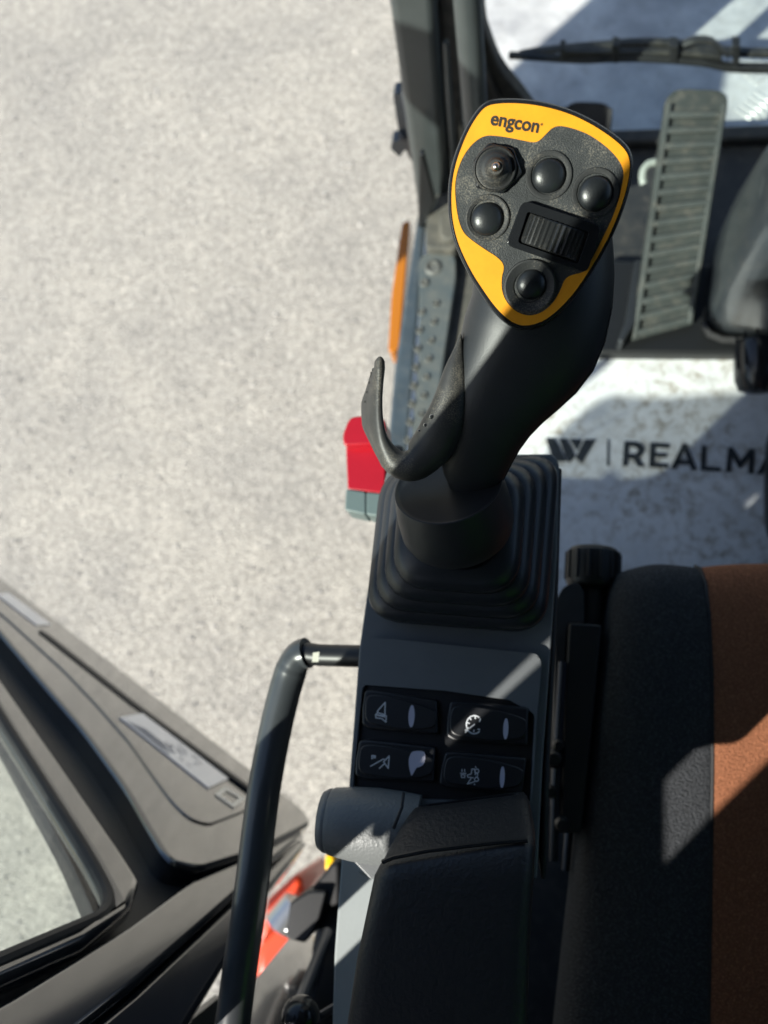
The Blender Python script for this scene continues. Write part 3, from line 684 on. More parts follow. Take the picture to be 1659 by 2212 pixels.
grid('side_bolster', colsL, 'seatdark', sub=2, ang=180)
grid('centre_cushion', colsC, 'seatorange', sub=2, ang=180)
grid('side_bolster', colsR, 'seatdark', sub=2, ang=180)
tube('seam_piping', [Vector((xse(y), y, SZ + dz - .0045)) for y, dz in rowsY[2:]], .0016, 'rubber', seat, 8)
prism('cushion_base', [Vector((xle(yf - .02) + .015, yf - .03, SZ - .09)), Vector((.55, yf - .03, SZ - .09)), Vector((.55, yf - .5, SZ - .09)), Vector((xle(yf - .5) + .015, yf - .5, SZ - .09))], Vector((0, 0, -.09)), 'black', seat, bevel=.01)
rings = []
for z, t in [(SZ, .0), (SZ + .15, .0), (SZ + .4, -.04), (SZ + .62, -.09)]:
    rings.append([Vector((x, y + t, z)) for x, y in round_poly([(.06, yf - .62), (.60, yf - .62), (.60, yf - .5), (.06, yf - .5)], .04)])
loft('backrest', rings, 'seatdark', seat, ang=60)
# suspension pedestal and the fittings in the gap
prism('seat_pedestal', [Vector((.08, yf - .06, .3)), Vector((.52, yf - .06, .3)), Vector((.52, yf - .5, .3)), Vector((.08, yf - .5, .3))], Vector((0, 0, -.32)), 'black', seat, bevel=.02)
kc = at(1282, 1190, .44); kd = (at(1282, 1262, .44) - kc); kax = Vector((0, -1, 0))
kr = .0235
kb = revolve_data(kc, kax, [(.0005, -.002), (kr * .85, -.002), (kr, .002), (kr, .03), (kr * .9, .034), (kr * .6, .036), (kr * .55, .075), (.0005, .075)], 36)
multi('adjuster_knob', [kb] + [box_data(kc + Vector((math.cos(t) * kr, -.015, math.sin(t) * kr)), .003, .026, .003) for t in [2 * math.pi * i / 14 for i in range(14)]], 'black', seat, bevel=.0008, seg=2)
prism('bracket_cover', [at(u, v, .46) for u, v in round_poly([(1200, 1300), (1215, 1268), (1245, 1255), (1262, 1275), (1262, 1345), (1228, 1345), (1222, 1420), (1218, 1760), (1195, 1760)], [20, 22, 16, 10, 3, 5, 3, 3, 3])], Vector((0, 0, -.06)), 'rubber', seat, bevel=.008)
prism('slide_box', [at(u, v, .47) for u, v in round_poly([(1230, 1345), (1300, 1350), (1280, 1560), (1255, 1800), (1212, 1800), (1222, 1500)], 6)], Vector((0, 0, -.08)), 'black', seat, bevel=.006)
for pts in ([(1216, 1430, .47), (1208, 1560, .47), (1200, 1700, .47), (1196, 1860, .47)], [(1236, 1690, .43), (1232, 1760, .43), (1222, 1880, .43)]):
    tube('slide_rod', [at(*p) for p in pts], .0035, 'rail', seat, 10)
for u, v, z, r in [(1196, 1640, .48, .007), (1206, 1610, .475, .005), (1214, 1780, .475, .006), (1190, 1710, .475, .005)]:
    revolve('rod_stop', at(u, v, z), UP, [(r, -.02), (r, .006), (r * .7, .009), (.0004, .009)], 'black', seat, 16)

# ------------------------------------------------------------------ operator (only the left leg and hem enter the picture)
per = thing('person', (.42, -.05, 0), 'person sitting on the seat in dark navy trousers and a lime hi-vis jacket', 'person')
def skin_obj(name, joints, edges, mat, parent, sub=2):
    me = bpy.data.meshes.new(name); me.from_pydata([j[0] for j in joints], edges, [])
    o = link(name, me, mat, parent)
    sk = o.modifiers.new('skin', 'SKIN'); sk.use_smooth_shade = True
    if not me.skin_vertices: me.skin_vertices.new()
    for i, j in enumerate(joints):
        me.skin_vertices[0].data[i].radius = j[1] if isinstance(j[1], tuple) else (j[1], j[1])
    me.skin_vertices[0].data[0].use_root = True
    s = o.modifiers.new('sub', 'SUBSURF'); s.levels = sub; s.render_levels = sub
    return o
kx = at(1650, 1000, .30).x + .023
hipL, hipR = Vector((.30, -.30, .57)), Vector((.50, -.30, .57))
kneeL = Vector((kx + .105, .20, .60)); kneeR = Vector((.66, .20, .60))
ankL = Vector((kx + .09, .27, .12)); ankR = Vector((.62, .30, .12))
J = [(Vector((.40, -.30, .56)), (.12, .10)), (hipL, .088), (lerp(hipL, kneeL, .55), .078), (kneeL, .064), (lerp(kneeL, ankL, .35), .06), (ankL, .045),
     (hipR, .088), (lerp(hipR, kneeR, .55), .078), (kneeR, .064), (lerp(kneeR, ankR, .35), .06), (ankR, .045), (Vector((.40, -.33, .74)), (.15, .1))]
skin_obj('trousers', J, [(0, 1), (1, 2), (2, 3), (3, 4), (4, 5), (0, 6), (6, 7), (7, 8), (8, 9), (9, 10), (0, 11)], 'navy', per)
skin_obj('jacket', [(Vector((.40, -.32, .62)), (.165, .13)), (Vector((.40, -.36, .8)), (.165, .12)), (Vector((.40, -.40, 1.0)), (.18, .11)), (Vector((.40, -.41, 1.08)), (.09, .07))], [(0, 1), (1, 2), (2, 3)], 'hivis', per)
for a in (ankL, ankR):
    skin_obj('boot', [(a + Vector((0, 0, -.02)), .045), (a + Vector((0, 0, -.07)), .046), (a + Vector((0, .08, -.075)), .042), (a + Vector((0, .17, -.085)), .034)], [(0, 1), (1, 2), (2, 3)], 'black', per)

# ------------------------------------------------------------------ console with switches
con = thing('control_console', at(980, 1400, .5), 'dark grey side console carrying four rocker switches behind the joystick boot', 'console')
CZ = .646
co = [(845, 985), (1195, 980), (1208, 1000), (1203, 1200), (1190, 1400), (1172, 1650), (1160, 1900), (800, 1900), (752, 1850), (752, 1720), (776, 1400), (800, 1230), (824, 1060)]
prism('console_body', [at(u, v, CZ) for u, v in round_poly(co, [25, 25, 15, 5, 5, 5, 5, 5, 15, 5, 5, 5, 20])], Vector((0.006, .01, -.13)), 'console', con, bevel=.006, seg=4)
# raised switch plate, hollowed under the switches
sp = round_poly([(783, 1374), (1160, 1412), (1170, 1430), (1160, 1550), (1148, 1760), (752, 1735), (768, 1560)], [26, 28, 10, 5, 5, 5, 5], 6)
rec = round_poly([(784, 1479), (960, 1492), (1100, 1512), (1155, 1542), (1145, 1735), (760, 1722), (772, 1590)], [10, 5, 5, 10, 6, 6, 5], 4)
sheet('switch_plate', [at(u, v, CZ + .007) for u, v in sp], [[at(u, v, CZ + .007) for u, v in rec]], Vector((0, 0, -.009)), 'console', con, bevel=.0028, ang=40)
prism('switch_well', [at(u, v, CZ + .0015) for u, v in rec], Vector((0, 0, -.002)), 'switch', con, smooth=False)
SWZ = CZ + .0095
sw_pts = {'horn': [(788, 1488), (944, 1510), (946, 1588), (782, 1574)], 'boom': [(776, 1596), (940, 1612), (938, 1692), (766, 1684)],
          'gauge': [(972, 1512), (1142, 1526), (1140, 1612), (964, 1600)], 'aux': [(962, 1622), (1138, 1636), (1128, 1716), (948, 1702)]}
c1 = lambda x, y: (702.2 + x * .1653, 1453.8 + y * .1653)
c2 = lambda x, y: (932.6 + x * .1653, 1453.8 + y * .1653)
def rocker(kind, label):
    A, B, C_, D_ = [Vector(p) for p in sw_pts[kind]]
    def bl(s, t): 
        q = (A * (1 - s) + B * s) * (1 - t) + (D_ * (1 - s) + C_ * s) * t
        return (q.x, q.y)
    o = prism('rocker_switch', [at(u, v, SWZ - .001) for u, v in round_poly([bl(0, .04), bl(.1, 0), bl(.5, 0), bl(1, .02), bl(1, .98), bl(.5, 1), bl(.1, 1), bl(-.005, .9), bl(-.02, .5)], 7)], Vector((0, 0, -.008)), 'switch', con, bevel=.0016)
    o['label'] = label
    lens_ = [bl(.06, .16), bl(.3, .11), bl(.6, .16), bl(.93, .30), bl(.985, .5), bl(.93, .80), bl(.6, .93), bl(.3, .9), bl(.07, .82), bl(.02, .5)]
    prism('rocker_face', [at(u, v, SWZ + .0012) for u, v in smooth_loop(lens_, 4)], Vector((0, 0, -.0025)), 'switch', o, bevel=.0008, seg=3)
    return o
IZ = lambda u, v, o=0: at(u, v, SWZ + .00122 + o)
def ell(cx_, cy_, rx, ry, tilt=0, n=28):
    return [(cx_ + rx * math.cos(t) * math.cos(tilt) - ry * math.sin(t) * math.sin(tilt), cy_ + rx * math.cos(t) * math.sin(tilt) + ry * math.sin(t) * math.cos(tilt)) for t in [2 * math.pi * i / n for i in range(n)]]
def lens(o, pts):
    prism('indicator_lens', [IZ(u, v, .0003) for u, v in pts], Vector((0, 0, -.0004)), 'lens', o, smooth=False)
def icon(o, lines, cf, w=2.6):
    strokes('switch_icon', lambda u, v, off: IZ(u, v, off), [[cf(*p) for p in ln] for ln in lines], w, 'icon', o, .0002)
r1 = rocker('horn', 'rocker switch with a work lamp outline')
lens(r1, [c1(*p) for p in ell(1130, 565, 40, 145, .05)])
icon(r1, [[(785, 385), (690, 490), (680, 520)], [(785, 385), (782, 540)], [(695, 515), (660, 545), (665, 585)], [(665, 545), (800, 560), (795, 640), (740, 595), (665, 585)], [(680, 550), (780, 575)], [(690, 520), (785, 545)]], c1)
r2 = rocker('boom', 'rocker switch with a folding arm outline and a chipped lens')
lens(r2, [c1(*p) for p in smooth_loop([(1130, 1040), (1180, 1020), (1270, 1022), (1305, 1050), (1308, 1120), (1285, 1195), (1240, 1225), (1195, 1240), (1165, 1290), (1132, 1340), (1112, 1290), (1095, 1200), (1098, 1110)], 3)])
icon(r2, [[(595, 1218), (760, 1125), (775, 1130)], [(838, 1085), (825, 1245)], [(838, 1085), (765, 1160), (825, 1245)], [(770, 1190), (710, 1245)], [(612, 1080), (612, 1122)], [(612, 1080), (655, 1082)], [(655, 1082), (655, 1110)], [(635, 1082), (635, 1112)]], c1)
r3 = rocker('gauge', 'rocker switch with a dial outline')
lens(r3, [c2(*p) for p in ell(968, 730, 34, 138, .04)])
icon(r3, [arc(555, 675, 102, 118, -52, -310, 22), [(560, 670), (490, 725)], [(635, 600), (625, 635)], [(625, 740), (605, 735)], [(470, 650), (490, 658)], [(500, 590), (512, 608)], [(566, 570), (570, 595)], [(550, 765), (550, 745)], [(480, 715), (440, 775)], [(440, 745), (470, 760)]], c2, 2.8)
r4 = rocker('aux', 'rocker switch with a tool coupler outline')
lens(r4, [c2(*p) for p in ell(922, 1362, 32, 142, .04)])
icon(r4, [[(520, 1290), (525, 1255), (560, 1255), (570, 1330)], [(465, 1335), (515, 1320), (520, 1290)], [(465, 1335), (470, 1360), (545, 1370)], [(515, 1375), (465, 1450), (560, 1420)], arc(590, 1280, 26, 26, 0, 360, 10), arc(585, 1390, 26, 26, 0, 360, 10), [(575, 1310), (600, 1310), (595, 1360), (575, 1360)], [(570, 1225), (580, 1235)], [(555, 1450), (562, 1460)], [(375, 1310), (445, 1310)], [(385, 1330), (435, 1330), (430, 1365), (390, 1365), (385, 1330)], [(395, 1260), (395, 1285)], [(430, 1260), (430, 1285)]], c2, 2.0)
prism('rim_strip', [at(u, v, CZ - .004) for u, v in [(1204, 1010), (1214, 1010), (1205, 1300), (1188, 1650), (1180, 1900), (1168, 1900), (1176, 1650), (1193, 1300)]], Vector((0, 0, -.05)), 'rubber', con, bevel=.003)
prism('rear_cover', [at(u, v, .60) for u, v in round_poly([(738, 1845), (850, 1850), (850, 2260), (716, 2260), (722, 2060)], 8)], Vector((.004, 0, -.1)), 'rear', con, bevel=.004)
prism('cover_hatch', [at(u, v, .602) for u, v in round_poly([(772, 1840), (850, 1843), (840, 1898), (772, 1886)], 9)], Vector((0, 0, -.003)), 'rear', con, bevel=.001, seg=2)

# grained barrel housing beside the armrest
dh = thing('grained_housing', at(780, 1775, .66), 'grained grey barrel housing left of the padded armrest', 'housing')
cA, cB = at(692, 1770, .655), at(905, 1795, .655); axd = (cB - cA).normalized(); LN = (cB - cA).length
prf = [(.0005, .0005), (.012, .0), (.0165, .001), (.0182, .0035), (.0188, .005), (.0186, .0062), (.0196, .008), (.0212, .02), (.022, .035), (.0215, .05), (.0205, LN)]
revolve('barrel', cA, axd, [(r, h) for r, h in prf] + [(.0005, LN)], 'dial', dh, 56)
tube('end_seam', [at(872, 1712, .676), at(868, 1745, .681), at(850, 1790, .681)], .0009, 'black', dh, 6)
text('moulded_mark', 'A.UTOW', at(705, 1778, .676), at(800, 1783, .676) - at(705, 1778, .676), UP, .0001, 'dial', dh) if False else None

# armrest
ar = thing('padded_armrest', at(960, 2000, .7), 'black vinyl padded armrest behind the switches', 'armrest')
rings = []
def arsec(v, l, r, z, th, sh=0):
    a, b = at(l, v + sh, z), at(r, v, z); w = (b - a).length; X_ = (b - a).normalized()
    rr = round_poly([(0, -th), (w, -th), (w, 0), (0, 0)], [.008, .008, .010, .014], 5)
    return [a + X_ * x + UP * y for x, y in rr]
rings = [arsec(1738, 925, 1112, .664, .006, 25), arsec(1716, 905, 1124, .672, .012, 28), arsec(1716, 893, 1132, .677, .02, 32), arsec(1726, 880, 1139, .683, .026, 36), arsec(1750, 861, 1147, .692, .034, 40), arsec(1780, 842, 1152, .703, .042, 44),
         arsec(1803, 828, 1156, .712, .048, 46), arsec(1817, 820, 1157, .717, .052, 48), arsec(1837, 812, 1157, .7195, .055, 40), arsec(1900, 800, 1154, .7205, .055), arsec(1980, 783, 1149, .7205, .055), arsec(2080, 762, 1144, .7205, .055), arsec(2212, 742, 1140, .7205, .055), arsec(2400, 715, 1132, .7205, .055)]
loft('pad', rings, 'leather', ar, ang=80)
tube('pad_seam', [at(u, v, z + .0006) for u, v, z in [(826, 1862, .7175), (850, 1852, .719), (920, 1838, .7187), (1000, 1828, .718), (1080, 1819, .7172), (1140, 1815, .717)]], .0012, 'black', ar, 6)

# loop bar beside the console
lbar = thing('loop_bar', at(640, 1420, .58), 'black painted tubular loop bar curving along the left of the console', 'grab bar')
path = [(742, 1416, .55), (705, 1416, .555), (685, 1413, .558), (664, 1410, .56), (648, 1416, .562), (634, 1434, .563), (624, 1462, .564), (608, 1520, .562), (590, 1600, .558), (573, 1690, .55), (560, 1780, .544), (548, 1880, .536), (535, 1980, .528), (520, 2080, .52), (503, 2212, .51), (480, 2420, .5)]
sp_ = smooth_path(path[3:], 5)
rads = []
for i, p in enumerate(sp_):
    rads.append(.0112 if p[1] < 1440 else .0118)
tube('bar_tube', [atd(*p) for p in sp_], rads, 'bar', lbar, 32)
tube('cross_tube', [atd(662, 1411, .56), atd(690, 1415, .556), atd(800, 1418, .54)], .0078, 'barcross', lbar, 24)
prism('scuffed_sticker', [atd(u, v, .5475) for u, v in [(676, 1410), (690, 1408), (688, 1430), (674, 1430)]], FWD * .0004, 'label2', lbar, smooth=False)

# red locking lever
rl = thing('locking_lever', at(785, 1000, .5), 'red plastic locking lever on a grey green base left of the joystick boot', 'lever')
RZ = .515
prism('lever_cap', [at(u, v, RZ + .012) for u, v in round_poly([(740, 938), (755, 900), (798, 896), (832, 905), (836, 958), (742, 962)], [8, 14, 8, 8, 6, 8])], Vector((0, 0, -.03)), 'red', rl, bevel=.006, seg=4)
prism('lever_handle', [at(u, v, RZ) for u, v in round_poly([(746, 945), (836, 945), (830, 1066), (751, 1057)], 5)], Vector((0, 0, -.025)), 'red', rl, bevel=.003)
prism('lever_base', [at(u, v, RZ + .001) for u, v in round_poly([(747, 1056), (790, 1062), (790, 1112), (745, 1102)], 6)], Vector((0, 0, -.028)), 'greygreen', rl, bevel=.004)
prism('lever_base', [at(u, v, RZ + .0005) for u, v in round_poly([(791, 1062), (850, 1068), (840, 1118), (791, 1112)], 6)], Vector((0, 0, -.028)), 'greygreen', rl, bevel=.004)
prism('lever_mount', [at(u, v, RZ - .01) for u, v in [(820, 960), (870, 960), (870, 1100), (820, 1095)]], Vector((0, 0, -.02)), 'black', rl, bevel=.003)

# ------------------------------------------------------------------ the joystick
js = thing('joystick', at(985, 1150, .66), 'black joystick with yellow bordered button head and curved hand support', 'joystick')
hO = atd(1165, 460, .340)
hn = ((CAM - hO).normalized() + RIGHT * .10 + Vector((0, 0, .05))).normalized()
HP = Pl(hO, hn)
hc = lambda x, y: (932.6 + x * .2844, 186.5 + y * .2844)
def hp(x, y, off=0): return HP.p(*hc(x, y), off)
outer = [(470, 108), (600, 100), (750, 110), (900, 138), (1050, 183), (1200, 252), (1330, 330), (1430, 405), (1495, 480), (1520, 570), (1515, 670), (1490, 800), (1440, 960), (1370, 1130), (1280, 1300), (1180, 1460), (1080, 1600), (960, 1730), (840, 1812), (720, 1842), (620, 1822), (530, 1762), (450, 1675), (370, 1560), (290, 1430), (220, 1290), (168, 1150), (138, 1000), (130, 850), (140, 700), (170, 560), (215, 430), (270, 310), (335, 205), (395, 140)]
yout = [(480, 135), (600, 128), (750, 138), (900, 166), (1050, 212), (1190, 277), (1310, 350), (1410, 425), (1475, 495), (1502, 570), (1500, 665), (1474, 795), (1424, 950), (1354, 1118), (1266, 1286), (1166, 1446), (1066, 1585), (950, 1706), (835, 1786), (720, 1816), (632, 1800), (548, 1742), (468, 1655), (390, 1545), (310, 1420), (240, 1282), (188, 1145), (158, 998), (150, 850), (160, 705), (190, 568), (235, 440), (288, 322), (350, 222), (408, 160)]
yin = [(450, 373), (560, 385), (680, 408), (768, 424), (815, 412), (865, 365), (915, 318), (970, 301), (1060, 316), (1180, 360), (1290, 430), (1380, 510), (1438, 590), (1457, 660), (1447, 745), (1415, 880), (1365, 1015), (1300, 1150), (1235, 1280), (1172, 1385), (1145, 1412), (1060, 1436), (1012, 1470), (980, 1540), (930, 1630), (860, 1700), (770, 1738), (690, 1731), (620, 1692), (560, 1622), (533, 1540), (533, 1450), (546, 1390), (538, 1345), (495, 1298), (400, 1236), (300, 1165), (240, 1105), (203, 1010), (183, 880), (178, 750), (197, 640), (236, 540), (290, 460), (345, 408), (395, 381)]
so = smooth_loop(outer, 3)
# head shell: a dished body below the plate
rings = []
for off, k in [(.0, 1.0), (-.0012, 1.008), (-.004, 1.012), (-.009, .985), (-.014, .9), (-.02, .72), (-.026, .45)]:
    cxm, cym = 800, 850
    rings.append([hp(cxm + (x - cxm) * k, cym + (y - cym) * k, off) for x, y in so])
head = loft('head_shell', rings, 'grip', js, ang=50)
prism('rim_trim', [hp(800 + (x - 800) * 1.004, 850 + (y - 850) * 1.004, .0006) for x, y in so], -hn * .0018, 'gloss', head, bevel=.0006, seg=2)
plate = prism('face_plate', [hp(x, y, .0011) for x, y in smooth_loop(yout, 3)], -hn * .0012, 'face', js, bevel=.0003, seg=1)
sheet('yellow_border', [hp(x, y, .0014) for x, y in smooth_loop(yout, 4)], [[hp(x, y, .0014) for x, y in smooth_loop(yin, 4)]], -hn * .0008, 'yellow', plate, smooth=False)
xa, xb = hp(440, 288), hp(803, 351)
xn = (xb - xa).normalized(); yn = hn.cross(xn)
o_ = hp(440, 288, .0015)
t_ = text('lettering', 'engcon', o_, xn, hn, .0074, 'ink', plate, off=.00004, depth=.00004)
w0 = max((v.co - o_).dot(xn) for v in t_.data.vertices); wt = (xb - xa).length
for v in t_.data.vertices:
    d = v.co - o_; v.co = v.co + xn * (d.dot(xn) * (wt / w0 - 1))
embolden(t_, xn, yn, hn, .0002)
strokes('registered_mark', lambda x, y, o: hp(x, y, .0016 + o), [arc(834, 289, 8, 8, 0, 360, 10), [(831, 294), (832, 284), (837, 286), (834, 290), (838, 295)]], 2.6, 'ink', plate, .0001)
PXM = .340 / FPX / 3.516             # metres per crop unit at the head
px = lambda n: n * .2844 * .340 / FPX
def button(cx_, cy_, r, ringc, rr, lab, raised=0):
    b = revolve('button_collar', hp(*ringc, .0012), hn, [(px(rr), -.001), (px(rr), .0004 + raised), (px(rr) * .985, .0009 + raised), (px(rr) * .93, .001 + raised), (px(r) * 1.09, .0006), (px(r) * 1.05, -.0004), (px(r) * .5, -.0006)], 'ring', js, 48, ang=25)
    b['label'] = lab
    revolve('button_dome', hp(cx_, cy_, .0012), hn, [(px(r), -.001), (px(r), .0006)] + [(px(r) * math.cos(t), .0006 + px(r) * .48 * math.sin(t)) for t in [math.pi / 2 * i / 9 for i in range(1, 9)]] + [(px(r) * .01, .0006 + px(r) * .48)], 'button', b, 40, ang=60)
button(885, 680, 122, (887, 677), 172, 'domed button upper centre')
button(1240, 815, 124, (1238, 808), 174, 'domed button in the right shoulder')
button(418, 1010, 120, (422, 1000), 168, 'domed button at the left')
button(755, 1505, 114, (742, 1518), 200, 'domed button at the tip in a raised collar', .0012)
# hexagonal mini lever
hx = [(432, 428), (622, 470), (690, 660), (540, 815), (335, 770), (318, 560)]
hexo = prism('hex_nut', [hp(x, y, .0042) for x, y in round_poly(hx, 14, 2)], -hn * .004, 'gloss', js, bevel=.0008, seg=2)
c_ = hp(478, 628, .0042)
revolve('rubber_skirt', c_, hn, [(px(160), -.001), (px(160), .0012), (px(148), .0018), (px(140), .001), (px(128), .0012), (px(110), .003), (px(92), .0044), (px(80), .0046), (px(66), .0062), (px(56), .0092), (px(50), .0098), (.0001, .0099)], 'ring', hexo, 44, ang=50)
revolve('metal_tip', c_, hn, [(px(34), .0095), (px(30), .0112), (px(16), .0122), (.0001, .0124)], 'metaltip', hexo, 24, ang=60)
# thumb roller in its housing
ho = round_poly([(690, 862), (1290, 1062), (1180, 1420), (562, 1205)], [70, 55, 60, 60], 6)
hi = round_poly([(728, 950), (1196, 1108), (1112, 1350), (652, 1186)], [22, 22, 26, 26], 4)
hous = sheet('roller_housing', [hp(x, y, .0046) for x, y in ho], [[hp(x, y, .0046) for x, y in hi]], -hn * .0038, 'gloss', js, bevel=.0011, ang=40)
prism('roller_well', [hp(x, y, .0014) for x, y in hi], -hn * .0006, 'black', hous, smooth=False)
A_, B_ = hp(728, 950), hp(1196, 1108); C3 = hp(1112, 1350); D3 = hp(652, 1186)
mid = (A_ + B_ + C3 + D3) / 4; lx = ((B_ - A_) + (C3 - D3)).normalized(); ly = hn.cross(lx).normalized()
half = (B_ - A_).length * .5 * .97; wid = (A_ - D3).length * .46
R_ = half * 1.12; cen = mid + hn * (.0056 + .0 - R_ * .55)
R_ = .0098; cen = mid + hn * (.0056 - .0042)
parts = []; prof2 = []
nrib = 17
sec = []
for i in range(nrib * 4 + 1):
    a = math.radians(-2 + 184 * i / (nrib * 4)); rb = 1.0 if (i % 4) in (1, 2) else .90
    sec.append((math.cos(a) * half * rb, math.sin(a) * .0052 * rb))
rings = []
for t, k in [(-1, .9), (-.92, .98), (-.5, 1.0), (.5, 1.0), (.92, .98), (1, .9)]:
    rings.append([cen + ly * wid * t + lx * x * (1 if abs(t) < .95 else .985) + hn * (y * k) for x, y in sec])
loft('thumb_roller', rings, 'roller', hous, ang=28)

# grip, lofted along its axis
gs = [(470, 1040, 1322, .362), (540, 1018, 1328, .365), (600, 1016, 1330, .367), (650, 1012, 1328, .37), (700, 998, 1319, .3735), (740, 984, 1302, .377), (780, 973, 1270, .381), (820, 964, 1230, .385), (860, 956, 1191, .39), (900, 950, 1158, .395), (940, 945, 1132, .401), (980, 945, 1112, .408), (1015, 955, 1096, .415), (1042, 968, 1082, .423)]
pth = [atd((l + r) / 2, v, d + (r - l) / 2 * d / FPX * .55) for v, l, r, d in gs]
ts = frames(pth); rings = []
for (v, l, r, d), p, t in zip(gs, pth, ts):
    a = (r - l) / 2 * d / FPX; X_ = (RIGHT - t * t.dot(RIGHT)).normalized(); N_ = t.cross(X_).normalized()
    if N_.dot(FWD) > 0: N_ = -N_
    rg = []
    for j in range(40):
        q = 2 * math.pi * j / 40; cq, sq = math.cos(q), math.sin(q); e_ = .85
        rg.append(p + X_ * a * math.copysign(abs(cq) ** e_, cq) + N_ * a * .72 * math.copysign(abs(sq) ** e_, sq))
    rings.append(rg)
grip = loft('grip', rings, 'grip', js, ang=70)
for j_ in (3,):
    tube('mould_seam', [rg[j_] for rg in rings[3:]], .0004, 'grip', grip, 6)
# curved hand support: J-shaped rubber wing
hk = [(994, 722, 3, .387, .002), (992, 745, 9, .387, .004), (985, 790, 24, .386, .008), (978, 840, 34, .387, .010), (967, 890, 42, .389, .012), (949, 935, 48, .392, .014), (925, 972, 48, .396, .015), (891, 1001, 41, .399, .015), (858, 999, 33, .401, .015), (838, 975, 23, .401, .016), (826, 945, 18, .40, .0165), (820, 905, 15.5, .399, .017), (819, 865, 14.5, .398, .017), (820, 825, 14, .397, .016), (821, 797, 13.5, .396, .0135), (821, 783, 12, .396, .011), (821, 775, 11, .396, .009), (821, 770, 5, .396, .006)]
hs = smooth_path(hk, 4)
pc = [atd(u, v, d) for u, v, w, d, b in hs]; ts = frames(pc); rings = []
for (u, v, w, d, b), p, t in zip(hs, pc, ts):
    a = max(w, 1.5) * d / FPX
    lean = .0 if u > 850 else .24 * max(.12, min(1, (v - 772) / 90)) * (1 if v < 920 else max(.2, 1 - (v - 920) / 80))
    fw = (p - CAM).normalized()
    S_ = t.cross(fw).normalized(); B2 = S_.cross(t).normalized()
    if B2.dot(fw) < 0: B2 = -B2
    rg = []
    for j in range(24):
        q = 2 * math.pi * j / 24; cq, sq = math.cos(q), math.sin(q); e_ = .75
        x = a * math.copysign(abs(cq) ** e_, cq); y = b * math.copysign(abs(sq) ** e_, sq)
        rg.append(p + S_ * x + B2 * (y + b) + (RIGHT * -1) * (y + b) * lean)
    rings.append(rg)
wing = loft('hand_support', rings, 'wornrubber', js, ang=70)
dim = []
for fr, r in ((.80, .0016), (.845, .0007), (.83, .0006), (.765, .0008), (.74, .0006), (.715, .0006)):
    k = int(fr * (len(rings) - 1)); rg = rings[k]; c_ = sum(rg, Vector()) / len(rg)
    p = min(rg, key=lambda q: (q - c_).normalized().dot((RIGHT - FWD * -.0).normalized()) - .6 * (q - c_).normalized().dot(-FWD))
    n_ = (p - c_).normalized(); dim.append(revolve_data(p, n_, [(r, -.001), (r, .0003), (r * .2, .0002), (.00005, .0002)], 12))
multi('dimple', dim, 'ink', wing)
random.seed(4)
for u, v, d, r in [(803, 830, .389, .0016), (799, 868, .39, .0007), (802, 880, .39, .0008), (796, 900, .391, .0008), (799, 915, .391, .0006)]:
    pass
multi('wear_nick', [revolve_data(atd(u, v, d), -FWD, [(r, 0), (r * .7, .0005), (.0001, .0006)], 10) for u, v, d, r in [(932, 900, .3685, .0011), (918, 918, .371, .0009), (905, 930, .373, .0006)]], 'metal', wing)
# tilted collar and bellows
cax = Vector((-.15, .5, .85)).normalized(); cc = atd(968, 1052, .428)
revolve('collar_cup', cc, cax, [(.0002, .0), (.0265, .0), (.0285, .0006), (.0296, .0016), (.0302, .0014), (.0306, -.001), (.0318, -.008), (.0328, -.018), (.0330, -.028), (.031, -.034), (.02, -.036), (.0003, -.036)], 'grip', js, 64, ang=50)
base = [at(838, 1040, CZ), at(1203, 998, CZ), at(1172, 1366, CZ), at(803, 1338, CZ)]
cbot = cc - cax * .03
hs_ = .030
top = [Vector((cbot.x - hs_, cbot.y + hs_, .708)), Vector((cbot.x + hs_, cbot.y + hs_, .708)), Vector((cbot.x + hs_, cbot.y - hs_, .700)), Vector((cbot.x - hs_, cbot.y - hs_, .700))]
rings = []
def rr_ring(cs, rad, inset=0):
    cen_ = sum(cs, Vector()) / 4; out_ = []
    P4 = [c + (cen_ - c).normalized() * inset * 1.41 for c in cs]
    for i in range(4):
        a, b, c = P4[i - 1], P4[i], P4[(i + 1) % 4]
        s, e = b + (a - b).normalized() * rad, b + (c - b).normalized() * rad
        for j in range(9):
            t = j / 8; out_.append(s * (1 - t) ** 2 + b * 2 * t * (1 - t) + e * t * t)
    return out_
NR = 4
rings.append(rr_ring([p + UP * .0 for p in base], .022, -.001)); rings.append(rr_ring([p + UP * .004 for p in base], .022, .0))
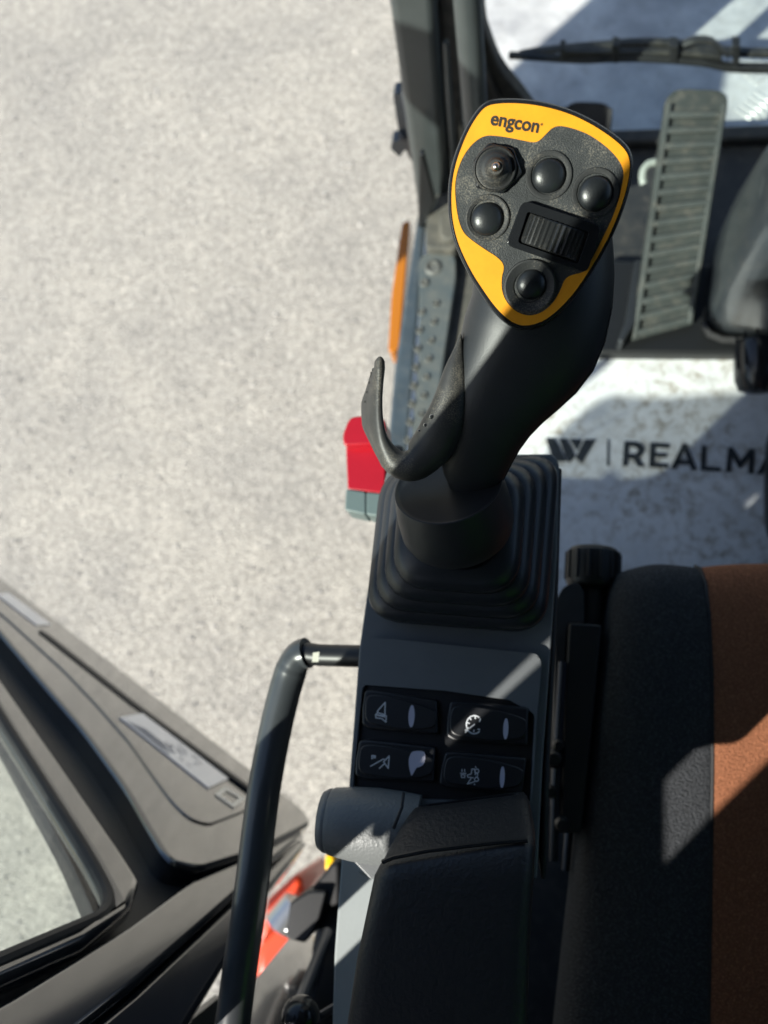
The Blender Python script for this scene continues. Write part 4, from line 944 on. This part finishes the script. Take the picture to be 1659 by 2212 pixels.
for k in range(NR):
    t = (k + .5) / NR
    for dt, ins_, dz in ((.0, .0105, -.005), (.04, .006, .002), (.10, .0, .009), (.18, -.0035, .015), (.30, -.0038, .023), (.42, -.0005, .028), (.52, .005, .026)):
        tt = min(1, (k + dt * 1.6) / NR)
        rings.append(rr_ring([b.lerp(t_p, tt) + UP * (dz * .45) for b, t_p in zip([p + UP * .004 for p in base], top)], lerp(.022, .024, tt), ins_))
rings.append(rr_ring(top, .02, .004))
loft('bellows_boot', rings, 'boot', js, ang=60)

# ------------------------------------------------------------------ world, sun, camera
SUN_AZ, SUN_EL = 48.0, 38.0            # direction the light travels, and its height
w = bpy.data.worlds.new('World'); scene.world = w; w.use_nodes = True
nt = w.node_tree; bg = nt.nodes['Background']
sky = nt.nodes.new('ShaderNodeTexSky'); sky.sky_type = 'NISHITA'; sky.sun_disc = False
sky.sun_elevation = math.radians(SUN_EL)
az_from = math.radians(SUN_AZ + 180)   # where the sun stands
sky.sun_rotation = math.pi / 2 - az_from
nt.links.new(sky.outputs[0], bg.inputs['Color']); bg.inputs['Strength'].default_value = .09
sl_ = bpy.data.lights.new('sun', 'SUN'); sl_.energy = 4.9; sl_.angle = math.radians(.53); sl_.color = (1, .955, .88)
so_ = bpy.data.objects.new('sun', sl_); COL.objects.link(so_)
ld = Vector((math.cos(math.radians(SUN_AZ)) * math.cos(math.radians(SUN_EL)), math.sin(math.radians(SUN_AZ)) * math.cos(math.radians(SUN_EL)), -math.sin(math.radians(SUN_EL))))
so_.rotation_euler = ld.to_track_quat('-Z', 'Y').to_euler(); so_.location = (-3, -3, 4)

cd = bpy.data.cameras.new('camera'); co_ = bpy.data.objects.new('camera', cd); COL.objects.link(co_)
U_, B__ = -DOWN, -FWD
co_.matrix_world = Matrix(((RIGHT.x, U_.x, B__.x, CAM.x), (RIGHT.y, U_.y, B__.y, CAM.y), (RIGHT.z, U_.z, B__.z, CAM.z), (0, 0, 0, 1)))
cd.sensor_fit = 'HORIZONTAL'; cd.sensor_width = 36; cd.lens = FPX / 1659 * 36
cd.clip_start = .01; cd.clip_end = 300
cd.dof.use_dof = True; cd.dof.focus_distance = .375; cd.dof.aperture_fstop = cd.lens / 3.7
scene.camera = co_
vs_ = scene.view_settings; vs_.view_transform = 'Standard'; vs_.look = 'None'; vs_.exposure = .85; vs_.gamma = 1; vs_.use_curve_mapping = False
